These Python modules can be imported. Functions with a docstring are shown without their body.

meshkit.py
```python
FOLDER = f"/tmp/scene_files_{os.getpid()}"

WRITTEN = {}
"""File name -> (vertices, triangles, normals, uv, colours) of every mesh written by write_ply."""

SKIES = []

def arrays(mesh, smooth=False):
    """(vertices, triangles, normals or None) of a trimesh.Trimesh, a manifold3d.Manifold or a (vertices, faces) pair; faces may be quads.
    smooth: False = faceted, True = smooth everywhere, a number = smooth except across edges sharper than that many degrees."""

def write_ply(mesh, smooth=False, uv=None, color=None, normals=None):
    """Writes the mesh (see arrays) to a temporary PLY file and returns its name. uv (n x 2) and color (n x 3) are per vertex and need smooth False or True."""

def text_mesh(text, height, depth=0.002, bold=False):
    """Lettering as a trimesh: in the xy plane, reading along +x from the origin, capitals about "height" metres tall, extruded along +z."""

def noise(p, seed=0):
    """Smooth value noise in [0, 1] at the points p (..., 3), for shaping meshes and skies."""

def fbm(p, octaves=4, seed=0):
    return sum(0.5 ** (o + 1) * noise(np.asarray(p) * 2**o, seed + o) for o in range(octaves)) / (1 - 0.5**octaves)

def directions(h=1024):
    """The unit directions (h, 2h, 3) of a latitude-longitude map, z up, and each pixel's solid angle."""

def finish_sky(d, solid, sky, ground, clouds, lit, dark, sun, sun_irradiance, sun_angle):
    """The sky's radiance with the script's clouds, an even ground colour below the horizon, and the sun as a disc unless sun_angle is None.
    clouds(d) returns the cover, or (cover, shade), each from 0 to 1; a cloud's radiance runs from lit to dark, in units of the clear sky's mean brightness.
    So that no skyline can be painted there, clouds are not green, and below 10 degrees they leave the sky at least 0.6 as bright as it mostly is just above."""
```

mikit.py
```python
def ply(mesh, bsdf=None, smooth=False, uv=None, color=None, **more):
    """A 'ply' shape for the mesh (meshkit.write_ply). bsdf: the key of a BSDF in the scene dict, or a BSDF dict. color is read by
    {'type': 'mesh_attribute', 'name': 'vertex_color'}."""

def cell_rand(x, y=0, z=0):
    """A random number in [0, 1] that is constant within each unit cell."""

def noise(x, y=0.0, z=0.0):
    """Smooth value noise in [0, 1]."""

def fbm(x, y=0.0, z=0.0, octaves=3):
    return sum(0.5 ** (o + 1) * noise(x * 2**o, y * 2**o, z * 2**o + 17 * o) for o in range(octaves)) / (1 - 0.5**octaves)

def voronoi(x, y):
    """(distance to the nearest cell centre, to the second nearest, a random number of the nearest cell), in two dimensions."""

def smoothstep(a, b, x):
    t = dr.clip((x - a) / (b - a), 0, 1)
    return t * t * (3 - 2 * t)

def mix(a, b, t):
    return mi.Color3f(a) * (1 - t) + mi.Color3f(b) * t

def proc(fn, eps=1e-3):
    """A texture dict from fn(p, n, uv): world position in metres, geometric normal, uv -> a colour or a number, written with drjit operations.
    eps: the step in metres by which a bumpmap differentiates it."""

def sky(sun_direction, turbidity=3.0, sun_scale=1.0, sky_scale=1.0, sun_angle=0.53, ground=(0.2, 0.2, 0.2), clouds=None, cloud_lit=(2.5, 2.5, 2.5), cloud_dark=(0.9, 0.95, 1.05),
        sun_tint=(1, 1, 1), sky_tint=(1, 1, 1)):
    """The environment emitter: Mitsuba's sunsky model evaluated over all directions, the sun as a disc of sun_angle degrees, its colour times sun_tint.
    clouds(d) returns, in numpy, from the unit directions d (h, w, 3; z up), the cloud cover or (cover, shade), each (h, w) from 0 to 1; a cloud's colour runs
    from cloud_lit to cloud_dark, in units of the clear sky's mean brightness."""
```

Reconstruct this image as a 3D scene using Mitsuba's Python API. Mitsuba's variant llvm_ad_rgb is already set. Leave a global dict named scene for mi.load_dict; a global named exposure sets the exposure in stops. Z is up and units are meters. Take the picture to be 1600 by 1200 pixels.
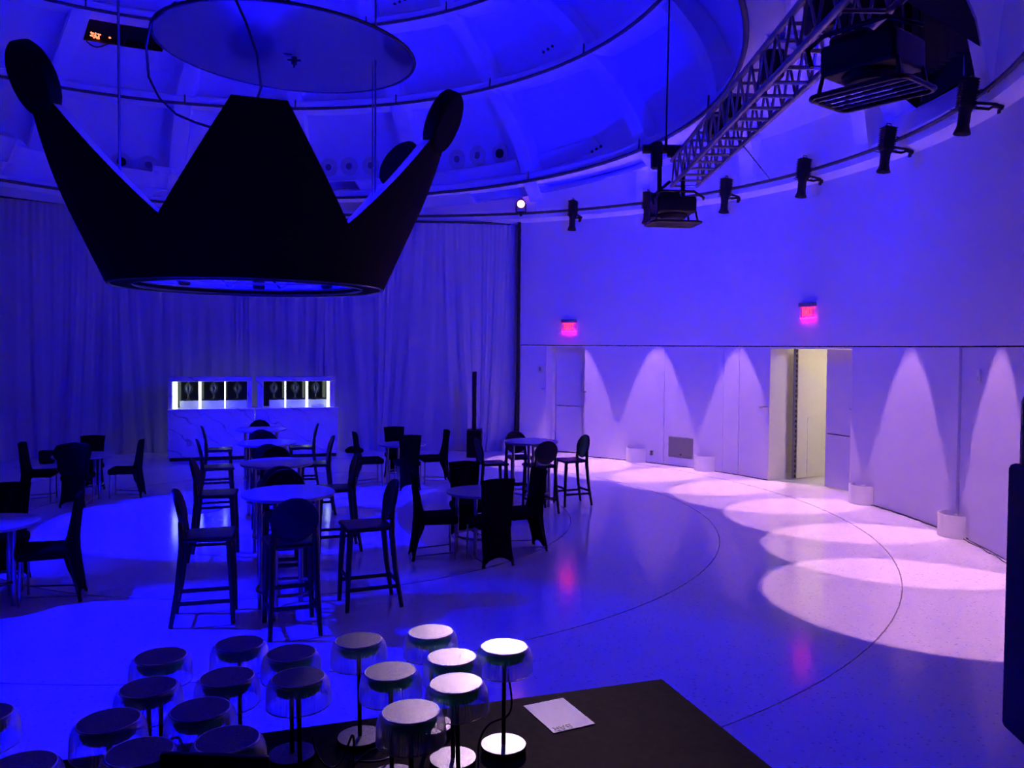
import math
import numpy as np
import trimesh
import manifold3d as m3
import shapely.geometry as sg
import mitsuba as mi
import drjit as dr
import mikit
import meshkit
from mikit import proc, noise, fbm, voronoi, smoothstep, mix, cell_rand

T = mi.ScalarTransform4f
PI = math.pi
rng = np.random.default_rng(11)
scene, labels = {}, {}

# ------------------------------------------------------------------ camera
EYE = np.array([0.0, 0.0, 2.2])
PITCH, ROLL, FOCAL = -0.028705, 0.008315, 1273.33
_f = np.array([0, math.cos(PITCH), math.sin(PITCH)])
_u0, _r0 = np.array([0, -math.sin(PITCH), math.cos(PITCH)]), np.array([1.0, 0, 0])
_u = -math.sin(ROLL) * _r0 + math.cos(ROLL) * _u0
scene['camera'] = {'type': 'perspective', 'fov': 2 * math.degrees(math.atan(800 / FOCAL)), 'fov_axis': 'x',
                   'near_clip': 0.05, 'far_clip': 200.0,
                   'principal_point_offset_x': -4.5 / 1600, 'principal_point_offset_y': 20.3 / 1200,
                   'to_world': T().look_at(origin=EYE.tolist(), target=(EYE + _f).tolist(), up=_u.tolist())}
exposure = 4.0
DIMMER = 2.0 ** -exposure                                 # all lamp outputs below are given for an exposure of 0

# ------------------------------------------------------------------ lights (the fixtures themselves are built further down)
def spot(key, pos, aim, rgb, cutoff, beam):
    scene[key] = {'type': 'spot', 'to_world': T().look_at(origin=list(map(float, pos)), target=list(map(float, aim)), up=[0.13, 0.99, 0.05]),
                  'intensity': {'type': 'rgb', 'value': [float(v) * DIMMER for v in rgb]}, 'cutoff_angle': float(cutoff), 'beam_width': float(beam)}

WALL_C, WALL_R = np.array([-2.42, 9.80]), 7.71          # plan circle of the plastered wall
def wall_pt(deg, r=WALL_R, z=0.0):
    a = math.radians(deg)
    return np.array([WALL_C[0] + r * math.cos(a), WALL_C[1] + r * math.sin(a), z])

LEKO_ANGLES = [61.0, 48.2, 34.9, 21.6, 7.1, -7.9, -23.6]
LEKO_RGB = np.array([1.0, 0.50, 0.78]) * 58
for i, a in enumerate(LEKO_ANGLES):
    spot('leko_beam_%d' % i, wall_pt(a - (0.9 if i == 6 else 0), WALL_R - (0.22 if i == 6 else 0.45), 4.53), wall_pt(a, WALL_R - 0.96, 0.0), LEKO_RGB, 17.6, 16.9)

BLUE = np.array([0.001, 0.0005, 1.0])
# the two caged fixtures under the silver truss wash the wall and the curtain in blue
DIM = np.array([0.004, 0.002, 1.0])
spot('wall_wash_far', [1.86, 10.72, 3.93], [-1.6, 18.2, 4.9], DIM * 74, 80, 30)
spot('wall_wash_far_2', [2.30, 10.60, 3.93], [7.2, 14.6, 4.9], DIM * 20, 80, 30)
spot('wall_wash_near', [2.50, 5.60, 3.98], [7.0, 9.0, 4.6], DIM * 8, 80, 30)
# blue wash heads hang on a truss outside the frame at the left
WASH = [((-5.6, 6.6, 5.3), (-1.8, 5.4, 0.0), 160, 22.2, 20.0), ((-7.6, 9.3, 5.3), (-3.5, 10.45, 0.0), 900, 19.0, 17.2),
        ((-7.3, 6.9, 5.3), (-5.7, 7.9, 0.0), 240, 16.0, 9.0), ((-6.6, 7.9, 5.3), (-4.9, 15.6, 0.3), 210, 11.0, 6.0), ((-5.55, 6.5, 5.3), (-2.9, 5.5, 0.0), 560, 20.0, 5.0)]
for i, (p, q, e, c, bm) in enumerate(WASH):
    spot('blue_beam_%d' % i, np.array(p), q, BLUE * e, c, bm)
CROWN_LED = 430.0                                        # upward LED strip on the ring truss inside the crown
KEY = wall_pt(70.0, 7.36, 5.13)
spot('table_key_beam', KEY + [0, -0.06, -0.01], [0.20, 2.15, 1.3], np.array([1.0, 0.66, 0.92]) * 1050, 2.8, 0.5)

# ------------------------------------------------------------------ helpers
def put(key, mesh, bsdf, smooth=30, to_world=None, **more):
    d = mikit.ply(mesh, bsdf, smooth, **more) if not isinstance(mesh, dict) else dict(mesh)
    if to_world is not None:
        d['to_world'] = to_world
    scene[key] = d
    return d

def tag(key, label=None, category=None, group=None, kind=None):
    d = labels.setdefault(key, {})
    for k, v in (('label', label), ('category', category), ('group', group), ('kind', kind)):
        if v is not None:
            d[k] = v

_used = {}
def numbered(name):
    n = _used.get(name, -1) + 1
    _used[name] = n
    return name if n == 0 else '%s_%03d' % (name, n)

def cat(*ms):
    out = []
    for m in ms:
        out += m if isinstance(m, (list, tuple)) else [m]
    return trimesh.util.concatenate(out)

def from_man(m):
    mm = m.to_mesh()
    return trimesh.Trimesh(np.array(mm.vert_properties[:, :3]), np.array(mm.tri_verts), process=False)

def box(c, s, rot=None):
    b = trimesh.creation.box(extents=s)
    if rot is not None:
        b.apply_transform(trimesh.transformations.rotation_matrix(rot[0], rot[1]))
    b.apply_translation(c)
    return b

def rbox(c, s, r=0.01, seg=8):
    r = min(r, min(s) * 0.49)
    pts = []
    m = m3.Manifold.batch_hull([m3.Manifold.sphere(r, seg).translate([sx * (s[0] / 2 - r), sy * (s[1] / 2 - r), sz * (s[2] / 2 - r)])
                                for sx in (-1, 1) for sy in (-1, 1) for sz in (-1, 1)])
    return from_man(m.translate(list(map(float, c))))

def cyl(p, q, r, n=12, r2=None):
    p, q = np.asarray(p, float), np.asarray(q, float)
    return tube([p, q], [r, r if r2 is None else r2], n)

def tube(pts, r, n=8, closed=False):
    pts = np.asarray(pts, float)
    k = len(pts)
    r = np.broadcast_to(np.asarray(r, float), (k,))
    if closed:
        tg = np.roll(pts, -1, 0) - np.roll(pts, 1, 0)
    else:
        tg = np.gradient(pts, axis=0)
    tg /= np.linalg.norm(tg, axis=1, keepdims=True) + 1e-12
    ref = np.array([0, 0, 1.0]) if abs(tg[0, 2]) < 0.9 else np.array([1.0, 0, 0])
    a = np.cross(tg[0], ref); a /= np.linalg.norm(a)
    rows = []
    ang = np.arange(n) * 2 * PI / n
    for i in range(k):
        a = a - tg[i] * (a @ tg[i]); a /= np.linalg.norm(a) + 1e-12
        b = np.cross(tg[i], a)
        rows.append(pts[i] + r[i] * (np.cos(ang)[:, None] * a + np.sin(ang)[:, None] * b))
    v = np.vstack(rows)
    f = []
    for i in range(k if closed else k - 1):
        i2 = (i + 1) % k
        for j in range(n):
            j2 = (j + 1) % n
            f += [[i * n + j, i * n + j2, i2 * n + j2], [i * n + j, i2 * n + j2, i2 * n + j]]
    if not closed:
        v = np.vstack([v, pts[0], pts[-1]])
        for j in range(n):
            j2 = (j + 1) % n
            f += [[k * n, j2, j], [k * n + 1, (k - 1) * n + j, (k - 1) * n + j2]]
    return trimesh.Trimesh(v, np.array(f), process=False)

def lathe(prof, n=32, a0=0.0, a1=2 * PI):
    """prof: (r, z) pairs; open profile, revolved about z."""
    prof = np.asarray(prof, float)
    full = abs(a1 - a0 - 2 * PI) < 1e-6
    ang = np.linspace(a0, a1, n, endpoint=not full)
    v = np.stack([np.outer(prof[:, 0], np.cos(ang)), np.outer(prof[:, 0], np.sin(ang)), np.repeat(prof[:, 1:2], n, 1)], -1).reshape(-1, 3)
    f = []
    for i in range(len(prof) - 1):
        for j in range(n if full else n - 1):
            j2 = (j + 1) % n
            a, b, c, d = i * n + j, i * n + j2, (i + 1) * n + j2, (i + 1) * n + j
            f += [[a, b, c], [a, c, d]]
    return trimesh.Trimesh(v, np.array(f), process=False)

def grid(P, flip=False):
    """P: (a, b, 3) points -> mesh"""
    a, b = P.shape[:2]
    i, j = np.meshgrid(np.arange(a - 1), np.arange(b - 1), indexing='ij')
    q = np.stack([i * b + j, (i + 1) * b + j, (i + 1) * b + j + 1, i * b + j + 1], -1).reshape(-1, 4)
    if flip:
        q = q[:, ::-1]
    return trimesh.Trimesh(P.reshape(-1, 3), np.vstack([q[:, [0, 1, 2]], q[:, [0, 2, 3]]]), process=False)

def sweep(path, section, closed=False):
    """path: list of (origin, ax, ay) frames; section: polygon (k, 2) in that frame; capped."""
    sec = np.asarray(section, float)
    k = len(sec)
    V = np.array([o + sec[:, :1] * ax + sec[:, 1:] * ay for o, ax, ay in path])
    n = len(V)
    f = []
    for i in range(n if closed else n - 1):
        i2 = (i + 1) % n
        for j in range(k):
            j2 = (j + 1) % k
            f += [[i * k + j, i * k + j2, i2 * k + j2], [i * k + j, i2 * k + j2, i2 * k + j]]
    if not closed:
        for j in range(1, k - 1):
            f += [[0, j + 1, j], [(n - 1) * k, (n - 1) * k + j, (n - 1) * k + j + 1]]
    m = trimesh.Trimesh(V.reshape(-1, 3), np.array(f), process=False)
    m.fix_normals()
    return m

def arc_block(d0, d1, r0, r1, z0, z1, c=WALL_C, step=2.0):
    """a curved block of wall between two angles (degrees), two radii and two heights"""
    n = max(2, int(math.ceil(abs(d1 - d0) / step)) + 1)
    path = []
    for a in np.radians(np.linspace(d0, d1, n)):
        rad = np.array([math.cos(a), math.sin(a), 0])
        path.append((np.array([c[0], c[1], 0]) + 0 * rad, rad, np.array([0, 0, 1.0])))
    return sweep(path, [(r0, z0), (r1, z0), (r1, z1), (r0, z1)])

def frame(pos, rotz=0.0, s=1.0):
    return T().translate(list(map(float, pos))).rotate([0, 0, 1], float(rotz)).scale(float(s))

def lookframe(pos, fwd, up=(0, 0, 1)):
    """columns: x = right, y = up, z = fwd (out of the surface)"""
    z = np.asarray(fwd, float); z /= np.linalg.norm(z)
    x = np.cross(up, z); x /= np.linalg.norm(x)
    y = np.cross(z, x)
    M = np.eye(4); M[:3, 0], M[:3, 1], M[:3, 2], M[:3, 3] = x, y, z, pos
    return M

def moved(mesh, M):
    m = mesh.copy(); m.apply_transform(M); return m

# ------------------------------------------------------------------ materials
def rgb(c):
    return {'type': 'rgb', 'value': list(map(float, c))}
def principled(c, rough=0.5, metal=0.0, spec=0.5, **kw):
    d = {'type': 'principled', 'base_color': rgb(c) if isinstance(c, (tuple, list)) else c,
         'roughness': rough, 'metallic': float(metal)}
    if metal < 0.5:
        d['specular'] = float(spec)
    d.update(kw)
    return d
def mat(name, d, two=True):
    scene[name] = {'type': 'twosided', 'bsdf': d} if two else d

mat('plaster', principled(proc(lambda p, n, uv: mix((0.565, 0.53, 0.69), (0.595, 0.56, 0.72), fbm(p.x * 3, p.y * 3, p.z * 3))), 0.75, spec=0.25))
mat('plaster_dome', principled((0.62, 0.60, 0.74), 0.8, spec=0.2))
mat('plaster_rib', principled((0.68, 0.68, 0.78), 0.8, spec=0.2))
mat('scoop_white', principled((0.74, 0.73, 0.72), 0.5, spec=0.4))
mat('door_white', principled((0.72, 0.69, 0.64), 0.5, spec=0.35))

def _terrazzo(p, n, uv):
    d1, d2, r1 = voronoi(p.x * 55, p.y * 55)
    chip = smoothstep(0.42, 0.30, d1) * smoothstep(0.55, 0.75, r1)
    e1, e2, r2 = voronoi(p.x * 23 + 7.3, p.y * 23)
    dark = smoothstep(0.22, 0.14, e1) * smoothstep(0.80, 0.86, r2)
    big = fbm(p.x * 0.9, p.y * 0.9, 3.0)
    base = mix((0.56, 0.53, 0.53), (0.64, 0.61, 0.61), big)
    return mix(mix(base, (0.70, 0.67, 0.66), chip * 0.6), (0.30, 0.28, 0.28), dark * 0.8)
mat('terrazzo', principled(proc(_terrazzo), proc(lambda p, n, uv: 0.10 + 0.06 * fbm(p.x * 4, p.y * 4, 1.0)), spec=0.5))
mat('joint_metal', principled((0.16, 0.14, 0.13), 0.4, metal=0.0, spec=0.5))
mat('gap_dark', principled((0.02, 0.02, 0.022), 0.8, spec=0.2))

def _marble(p, n, uv):
    u = p.x * 0.95 + p.y * 0.32
    w = fbm(u * 1.7, p.z * 1.7, p.y * 0.6, 4)
    w2 = fbm(u * 7.0, p.z * 7.0, 3.0)
    d = u * 0.62 + p.z * 0.80
    v = dr.abs(dr.sin(d * 9.0 + w * 5.0 + w2 * 1.2))
    f = dr.abs(dr.sin(d * 23.0 + w * 9.0 + w2 * 2.5))
    patch = smoothstep(0.42, 0.62, fbm(u * 1.3 + 4.0, p.z * 1.6, p.y + 9.0))
    vein = smoothstep(0.16, 0.0, v) * (0.25 + 0.55 * patch) + smoothstep(0.22, 0.0, f) * 0.30 * patch
    return mix((0.72, 0.71, 0.72), (0.16, 0.17, 0.21), dr.minimum(vein, 0.9))
mat('marble', principled(proc(_marble), 0.3, spec=0.5))

mat('black_fabric', principled(proc(lambda p, n, uv: mix((0.005, 0.005, 0.006), (0.009, 0.009, 0.010), noise(p.x * 90, p.y * 90, p.z * 90))), 0.95, spec=0.05))
mat('black_gloss', principled((0.006, 0.006, 0.007), 0.28, spec=0.45))
mat('black_satin', principled((0.008, 0.008, 0.009), 0.45, spec=0.35))
mat('crown_black', principled((0.006, 0.0055, 0.0055), 0.7, spec=0.05))
mat('crown_lining', principled((0.80, 0.80, 0.82), 0.6, spec=0.2))
mat('crown_lip', principled((0.10, 0.10, 0.11), 0.24, metal=0.85))
mat('table_black', principled(proc(lambda p, n, uv: mix((0.022, 0.019, 0.019), (0.034, 0.030, 0.030), fbm(p.x * 60, p.y * 60, p.z * 60))), 1.0, spec=0.03))
mat('table_laminate', principled((0.40, 0.40, 0.41), 0.28, spec=0.5))
mat('chrome', principled((0.30, 0.30, 0.32), 0.16, metal=1.0))
mat('rim_chrome', principled((0.80, 0.80, 0.82), 0.22, metal=1.0))
mat('aluminium', principled((0.26, 0.26, 0.28), 0.38, metal=0.9))
mat('disc_metal', principled((0.40, 0.40, 0.42), 0.17, metal=0.95))
mat('pipe_dark', principled((0.05, 0.05, 0.055), 0.4, spec=0.5))
mat('cable_dark', principled((0.02, 0.02, 0.022), 0.5, spec=0.4))
mat('cable_steel', principled((0.16, 0.16, 0.18), 0.5, metal=0.3))
mat('hatch_grey', principled((0.20, 0.20, 0.21), 0.45, metal=0.3))
mat('plate_grey', principled((0.52, 0.51, 0.51), 0.5))
mat('drape_dark', principled((0.14, 0.13, 0.10), 0.95, spec=0.1))
mat('paper', principled((0.80, 0.78, 0.80), 0.75, spec=0.2))
mat('ink', principled((0.012, 0.010, 0.016), 0.7))
mat('lamp_metal', principled(proc(lambda p, n, uv: mix((0.075, 0.072, 0.075), (0.27, 0.255, 0.27), noise(p.x * 700, p.y * 700, p.z * 700))), 0.45, metal=0.5))
mat('lamp_teal', principled((0.02, 0.80, 0.34), 0.35, spec=0.5))
mat('curtain_sheer', {'type': 'blendbsdf', 'weight': 0.25,
                      'a': {'type': 'twosided', 'bsdf': {'type': 'diffuse', 'reflectance': rgb((0.52, 0.51, 0.62))}},
                      'b': {'type': 'principledthin', 'base_color': rgb((0.7, 0.7, 0.72)), 'roughness': 0.8, 'diff_trans': 1.2}}, two=False)
mat('lamp_glass', {'type': 'blendbsdf', 'weight': 0.38,
                   'a': {'type': 'thindielectric', 'int_ior': 1.49},
                   'b': {'type': 'twosided', 'bsdf': principled((0.80, 0.80, 0.83), 0.24, metal=0.8)}}, two=False)
mat('vessel_glass', {'type': 'blendbsdf', 'weight': 0.05,
                     'a': {'type': 'thindielectric', 'int_ior': 1.6},
                     'b': {'type': 'twosided', 'bsdf': principled((0.5, 0.55, 0.55), 0.15, metal=0.8)}}, two=False)
mat('exit_acrylic', {'type': 'blendbsdf', 'weight': 0.08,
                     'a': {'type': 'thindielectric', 'int_ior': 1.49},
                     'b': {'type': 'twosided', 'bsdf': principled((0.7, 0.5, 0.55), 0.4)}}, two=False)
mat('exit_edge', principled((0.85, 0.25, 0.45), 0.4))
mat('smoke_glass', principled((0.012, 0.014, 0.016), 0.08, spec=0.6))
mat('lens_glass', principled((0.35, 0.33, 0.36), 0.1, metal=0.6))
mat('neutral_dark', principled((0.06, 0.06, 0.065), 0.6))

def glow(c):
    return {'type': 'area', 'radiance': rgb([float(v) * DIMMER for v in c])}

# ------------------------------------------------------------------ setting: floor
def disc_mesh(r, n=96, z=0.0, c=(0, 0)):
    a = np.arange(n) * 2 * PI / n
    v = np.vstack([[c[0], c[1], z], np.stack([c[0] + r * np.cos(a), c[1] + r * np.sin(a), 0 * a + z], 1)])
    f = [[0, 1 + i, 1 + (i + 1) % n] for i in range(n)]
    return trimesh.Trimesh(v, np.array(f), process=False)
put('floor', box([-2.4, 8.5, -0.06], [30, 30, 0.12]), 'terrazzo', smooth=False)
tag('floor', 'pale polished terrazzo floor of the round hall with thin divider joints', kind='structure')
JC = (-2.84, 10.55)
for rj in (7.135, 5.355, 3.575):
    key = numbered('floor__joint')
    prof = [(rj - 0.005, 0.0005), (rj - 0.005, 0.0016), (rj + 0.005, 0.0016), (rj + 0.005, 0.0005)]
    put(key, moved(lathe(prof, 180), trimesh.transformations.translation_matrix([JC[0], JC[1], 0])), 'joint_metal', smooth=False)

# ------------------------------------------------------------------ setting: wall at the right, with reveal line, panels, doors
DADO, CORNICE = 2.25, 4.82
TH = 0.42                                                   # wall thickness
W_END = 70.9
W_START = -47.0
tag('wall_right', 'curved white plaster wall at the right with a reveal line and flush panels', kind='structure')
put('wall_right__upper', arc_block(W_START, W_END, WALL_R, WALL_R + TH, DADO + 0.014, CORNICE + 0.2), 'plaster', smooth=20)
put('wall_right__reveal', arc_block(W_START, W_END, WALL_R + 0.02, WALL_R + TH, DADO - 0.002, DADO + 0.016), 'gap_dark', smooth=20)
D1 = (60.2, 66.5)
D2 = (16.6, 29.9)
edges = [W_START, -20.0, -2.95, -0.75, D2[0], None, D2[1], 34.75, 37.3, 47.0, D1[0], None, D1[1], W_END]
k0 = edges[0]
for k1 in edges[1:]:
    if k1 is None or k0 is None:
        k0 = k1
        continue
    g = 0.028
    r_in = WALL_R + (0.03 if (k0, k1) == (-2.95, -0.75) else 0.0)
    put(numbered('wall_right__panel'), arc_block(k0 + g, k1 - g, r_in, WALL_R + TH, 0.014, DADO - 0.002), 'plaster', smooth=20)
    put(numbered('wall_right__base_gap'), arc_block(k0, k1, WALL_R + 0.03, WALL_R + TH, 0.0, 0.014), 'gap_dark', smooth=20)
    k0 = k1

# door 1 (closed, in its recess)
tag('door_1', 'closed flush white door in a recess under the far exit sign', kind='structure')
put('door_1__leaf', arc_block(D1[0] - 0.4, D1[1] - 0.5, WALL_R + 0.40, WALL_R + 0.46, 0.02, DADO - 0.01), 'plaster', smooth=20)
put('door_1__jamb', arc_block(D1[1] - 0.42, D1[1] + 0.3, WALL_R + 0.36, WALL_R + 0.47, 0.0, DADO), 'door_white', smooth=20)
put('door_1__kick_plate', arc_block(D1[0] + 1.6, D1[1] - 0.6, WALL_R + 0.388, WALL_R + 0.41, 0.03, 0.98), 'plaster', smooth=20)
put('door_1__groove', arc_block(D1[0] + 1.6, D1[1] - 0.6, WALL_R + 0.382, WALL_R + 0.392, 0.98, 0.990), 'gap_dark', smooth=20)
put('door_1__head', arc_block(D1[0] - 0.4, D1[1] + 0.4, WALL_R + 0.02, WALL_R + 0.47, DADO - 0.012, DADO), 'plaster', smooth=20)
put('door_1__pull', cyl(wall_pt(D1[1] + 0.25, WALL_R - 0.02, 1.35), wall_pt(D1[1] + 0.75, WALL_R - 0.02, 1.35), 0.010), 'chrome')
put('door_1__pull_001', cyl(wall_pt(D1[0] - 0.35, WALL_R - 0.02, 1.32), wall_pt(D1[0] + 0.1, WALL_R - 0.02, 1.32), 0.010), 'chrome')

# door 2 (double door, one leaf standing open to a lit corridor)
tag('door_2', 'double doorway with one cream leaf standing open to a warm lit corridor', kind='structure')
put('door_2__jamb', arc_block(D2[1] - 0.10, D2[1] + 0.03, WALL_R + 0.002, WALL_R + 0.43, 0.0, DADO), 'door_white', smooth=20)
put('door_2__jamb_001', arc_block(D2[0] - 0.03, D2[0] + 0.10, WALL_R + 0.002, WALL_R + 0.43, 0.0, DADO), 'door_white', smooth=20)
put('door_2__head', arc_block(D2[0], D2[1], WALL_R + 0.02, WALL_R + 0.5, DADO - 0.03, DADO), 'door_white', smooth=20)
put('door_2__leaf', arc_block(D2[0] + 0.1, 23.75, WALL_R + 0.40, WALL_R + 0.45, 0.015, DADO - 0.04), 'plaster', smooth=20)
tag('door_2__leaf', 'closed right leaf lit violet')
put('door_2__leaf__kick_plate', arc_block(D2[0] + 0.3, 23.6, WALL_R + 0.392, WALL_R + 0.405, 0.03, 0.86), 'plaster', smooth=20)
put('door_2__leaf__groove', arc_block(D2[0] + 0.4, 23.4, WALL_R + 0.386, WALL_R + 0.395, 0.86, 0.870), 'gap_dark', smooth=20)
HD = 29.1
radv = np.array([math.cos(math.radians(HD)), math.sin(math.radians(HD)), 0])
M = np.eye(4); M[:3, 0], M[:3, 1], M[:3, 2] = radv, np.cross([0, 0, 1], radv), [0, 0, 1]
M[:3, 3] = wall_pt(HD, WALL_R + 0.54)
lw = 0.70
put('door_2__open_leaf', moved(rbox([lw / 2, 0, 1.12], [lw, 0.045, 2.2], 0.004, 4), M), 'door_white', smooth=30)
tag('door_2__open_leaf', 'cream leaf standing open into the corridor')
for sy in (-1, 1):
    put(numbered('door_2__open_leaf__kick_plate'), moved(box([lw * 0.65, sy * 0.025, 0.55], [lw * 0.6, 0.008, 1.0]), M), 'door_white', smooth=False)
put('door_2__hinge_strip', moved(box([-0.04, 0.0, 1.12], [0.05, 0.05, 2.2]), M), 'hatch_grey', smooth=False)
for i in range(26):
    put(numbered('door_2__hinge_strip__knuckle'), moved(box([-0.045, -0.027, 0.06 + 0.085 * i], [0.03, 0.012, 0.045]), M), 'gap_dark', smooth=False)
put('door_2__pull', cyl(wall_pt(D2[1] + 0.15, WALL_R - 0.03, 1.24), wall_pt(D2[1] + 0.85, WALL_R - 0.03, 1.24), 0.010), 'chrome')
put('door_2__pull_001', cyl(wall_pt(D2[0] - 0.15, WALL_R - 0.02, 1.33), wall_pt(D2[0] + 0.1, WALL_R - 0.02, 1.33), 0.010), 'chrome')

# corridor behind door 2
cor = [arc_block(31.5, 32.2, WALL_R + TH, WALL_R + 3.2, 0, 2.6), arc_block(9.3, 10, WALL_R + TH, WALL_R + 3.2, 0, 2.6),
       arc_block(9.3, 32.2, WALL_R + 3.0, WALL_R + 3.2, 0, 2.6), arc_block(9.3, 32.2, WALL_R + TH, WALL_R + 3.2, 2.6, 2.7)]
put('wall_corridor', cat(cor), 'door_white', smooth=20)
tag('wall_corridor', 'cream corridor walls behind the open door', kind='structure')
cl = wall_pt(21.0, WALL_R + 1.5, 2.54)
put('corridor_light', moved(rbox([0, 0, 0.02], [0.6, 0.3, 0.05], 0.01, 4), trimesh.transformations.translation_matrix(cl)), 'plate_grey', emitter=glow((34.0, 30.0, 20.0)))
tag('corridor_light', 'warm ceiling light in the corridor behind the open door', 'ceiling light')

# ------------------------------------------------------------------ setting: back wall behind the curtain
CURT = np.array([(-12.6, 10.6), (-11.6, 13.0), (-10.6, 14.4), (-9.14, 15.55), (-7.8, 16.3), (-5.6, 16.95), (-3.8, 17.12), (-2.08, 17.18), (-0.75, 17.22), (0.07, 17.26)])
def smooth_path(P, n):
    from scipy.interpolate import CubicSpline
    s = np.r_[0, np.cumsum(np.linalg.norm(np.diff(P, axis=0), axis=1))]
    c = CubicSpline(s, P)
    q = np.linspace(0, s[-1], n)
    return c(q), c(q, 1) / np.linalg.norm(c(q, 1), axis=1, keepdims=True), s[-1]
bp, bt, _ = smooth_path(CURT, 40)
bn = np.stack([-bt[:, 1], bt[:, 0]], 1)
back = bp + bn * 0.45
pth = [(np.array([p[0], p[1], 0]), np.array([n[0], n[1], 0]), np.array([0, 0, 1.0])) for p, n in zip(back, bn)]
put('wall_back', sweep(pth, [(0, 0), (0.25, 0), (0.25, 5.4), (0, 5.4)]), 'plaster', smooth=30)
tag('wall_back', 'white wall hidden behind the sheer curtain', kind='structure')
put('wall_end', box([0.068, 17.24, 2.45], [0.06, 0.4, 4.9]), 'gap_dark', smooth=False)
tag('wall_end', 'narrow black slot where the curtain meets the plaster wall', kind='structure')

# ------------------------------------------------------------------ setting: the dome (rings, ribs, panels)
AX = np.array([-4.50, 9.56])
ANG = {'D': {4: 69.0, 5: 50.0, 6: 32.7, 7: 13.7, 8: -7.5}, 'C': {0: 128.8, 1: 108.9, 2: 89.0, 3: 69.06, 4: 47.4, 5: 23.7, 6: 5.6},
       'B': {0: 126.0, 1: 107.2, 2: 89.0, 3: 70.95, 4: 52.7, 5: 32.6, 6: 13.2}, 'A': {0: 122.2, 1: 104.4, 2: 89.5, 3: 74.75, 4: 58.8, 5: 42.5, 6: 26.0}}
ANG['D'].update({3: 89.0, 2: 109.0, 1: 129.0, 0: 149.0})
ANG['O'] = dict(ANG['A'])
NR = 18
RING = {'D': (WALL_C, 7.50, 4.99), 'C': (AX, 6.96, 5.20), 'B': (AX, 6.62, 6.88), 'A': (AX, 6.21, 8.25), 'O': (AX, 5.5, 9.55)}
_tab = {}
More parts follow.
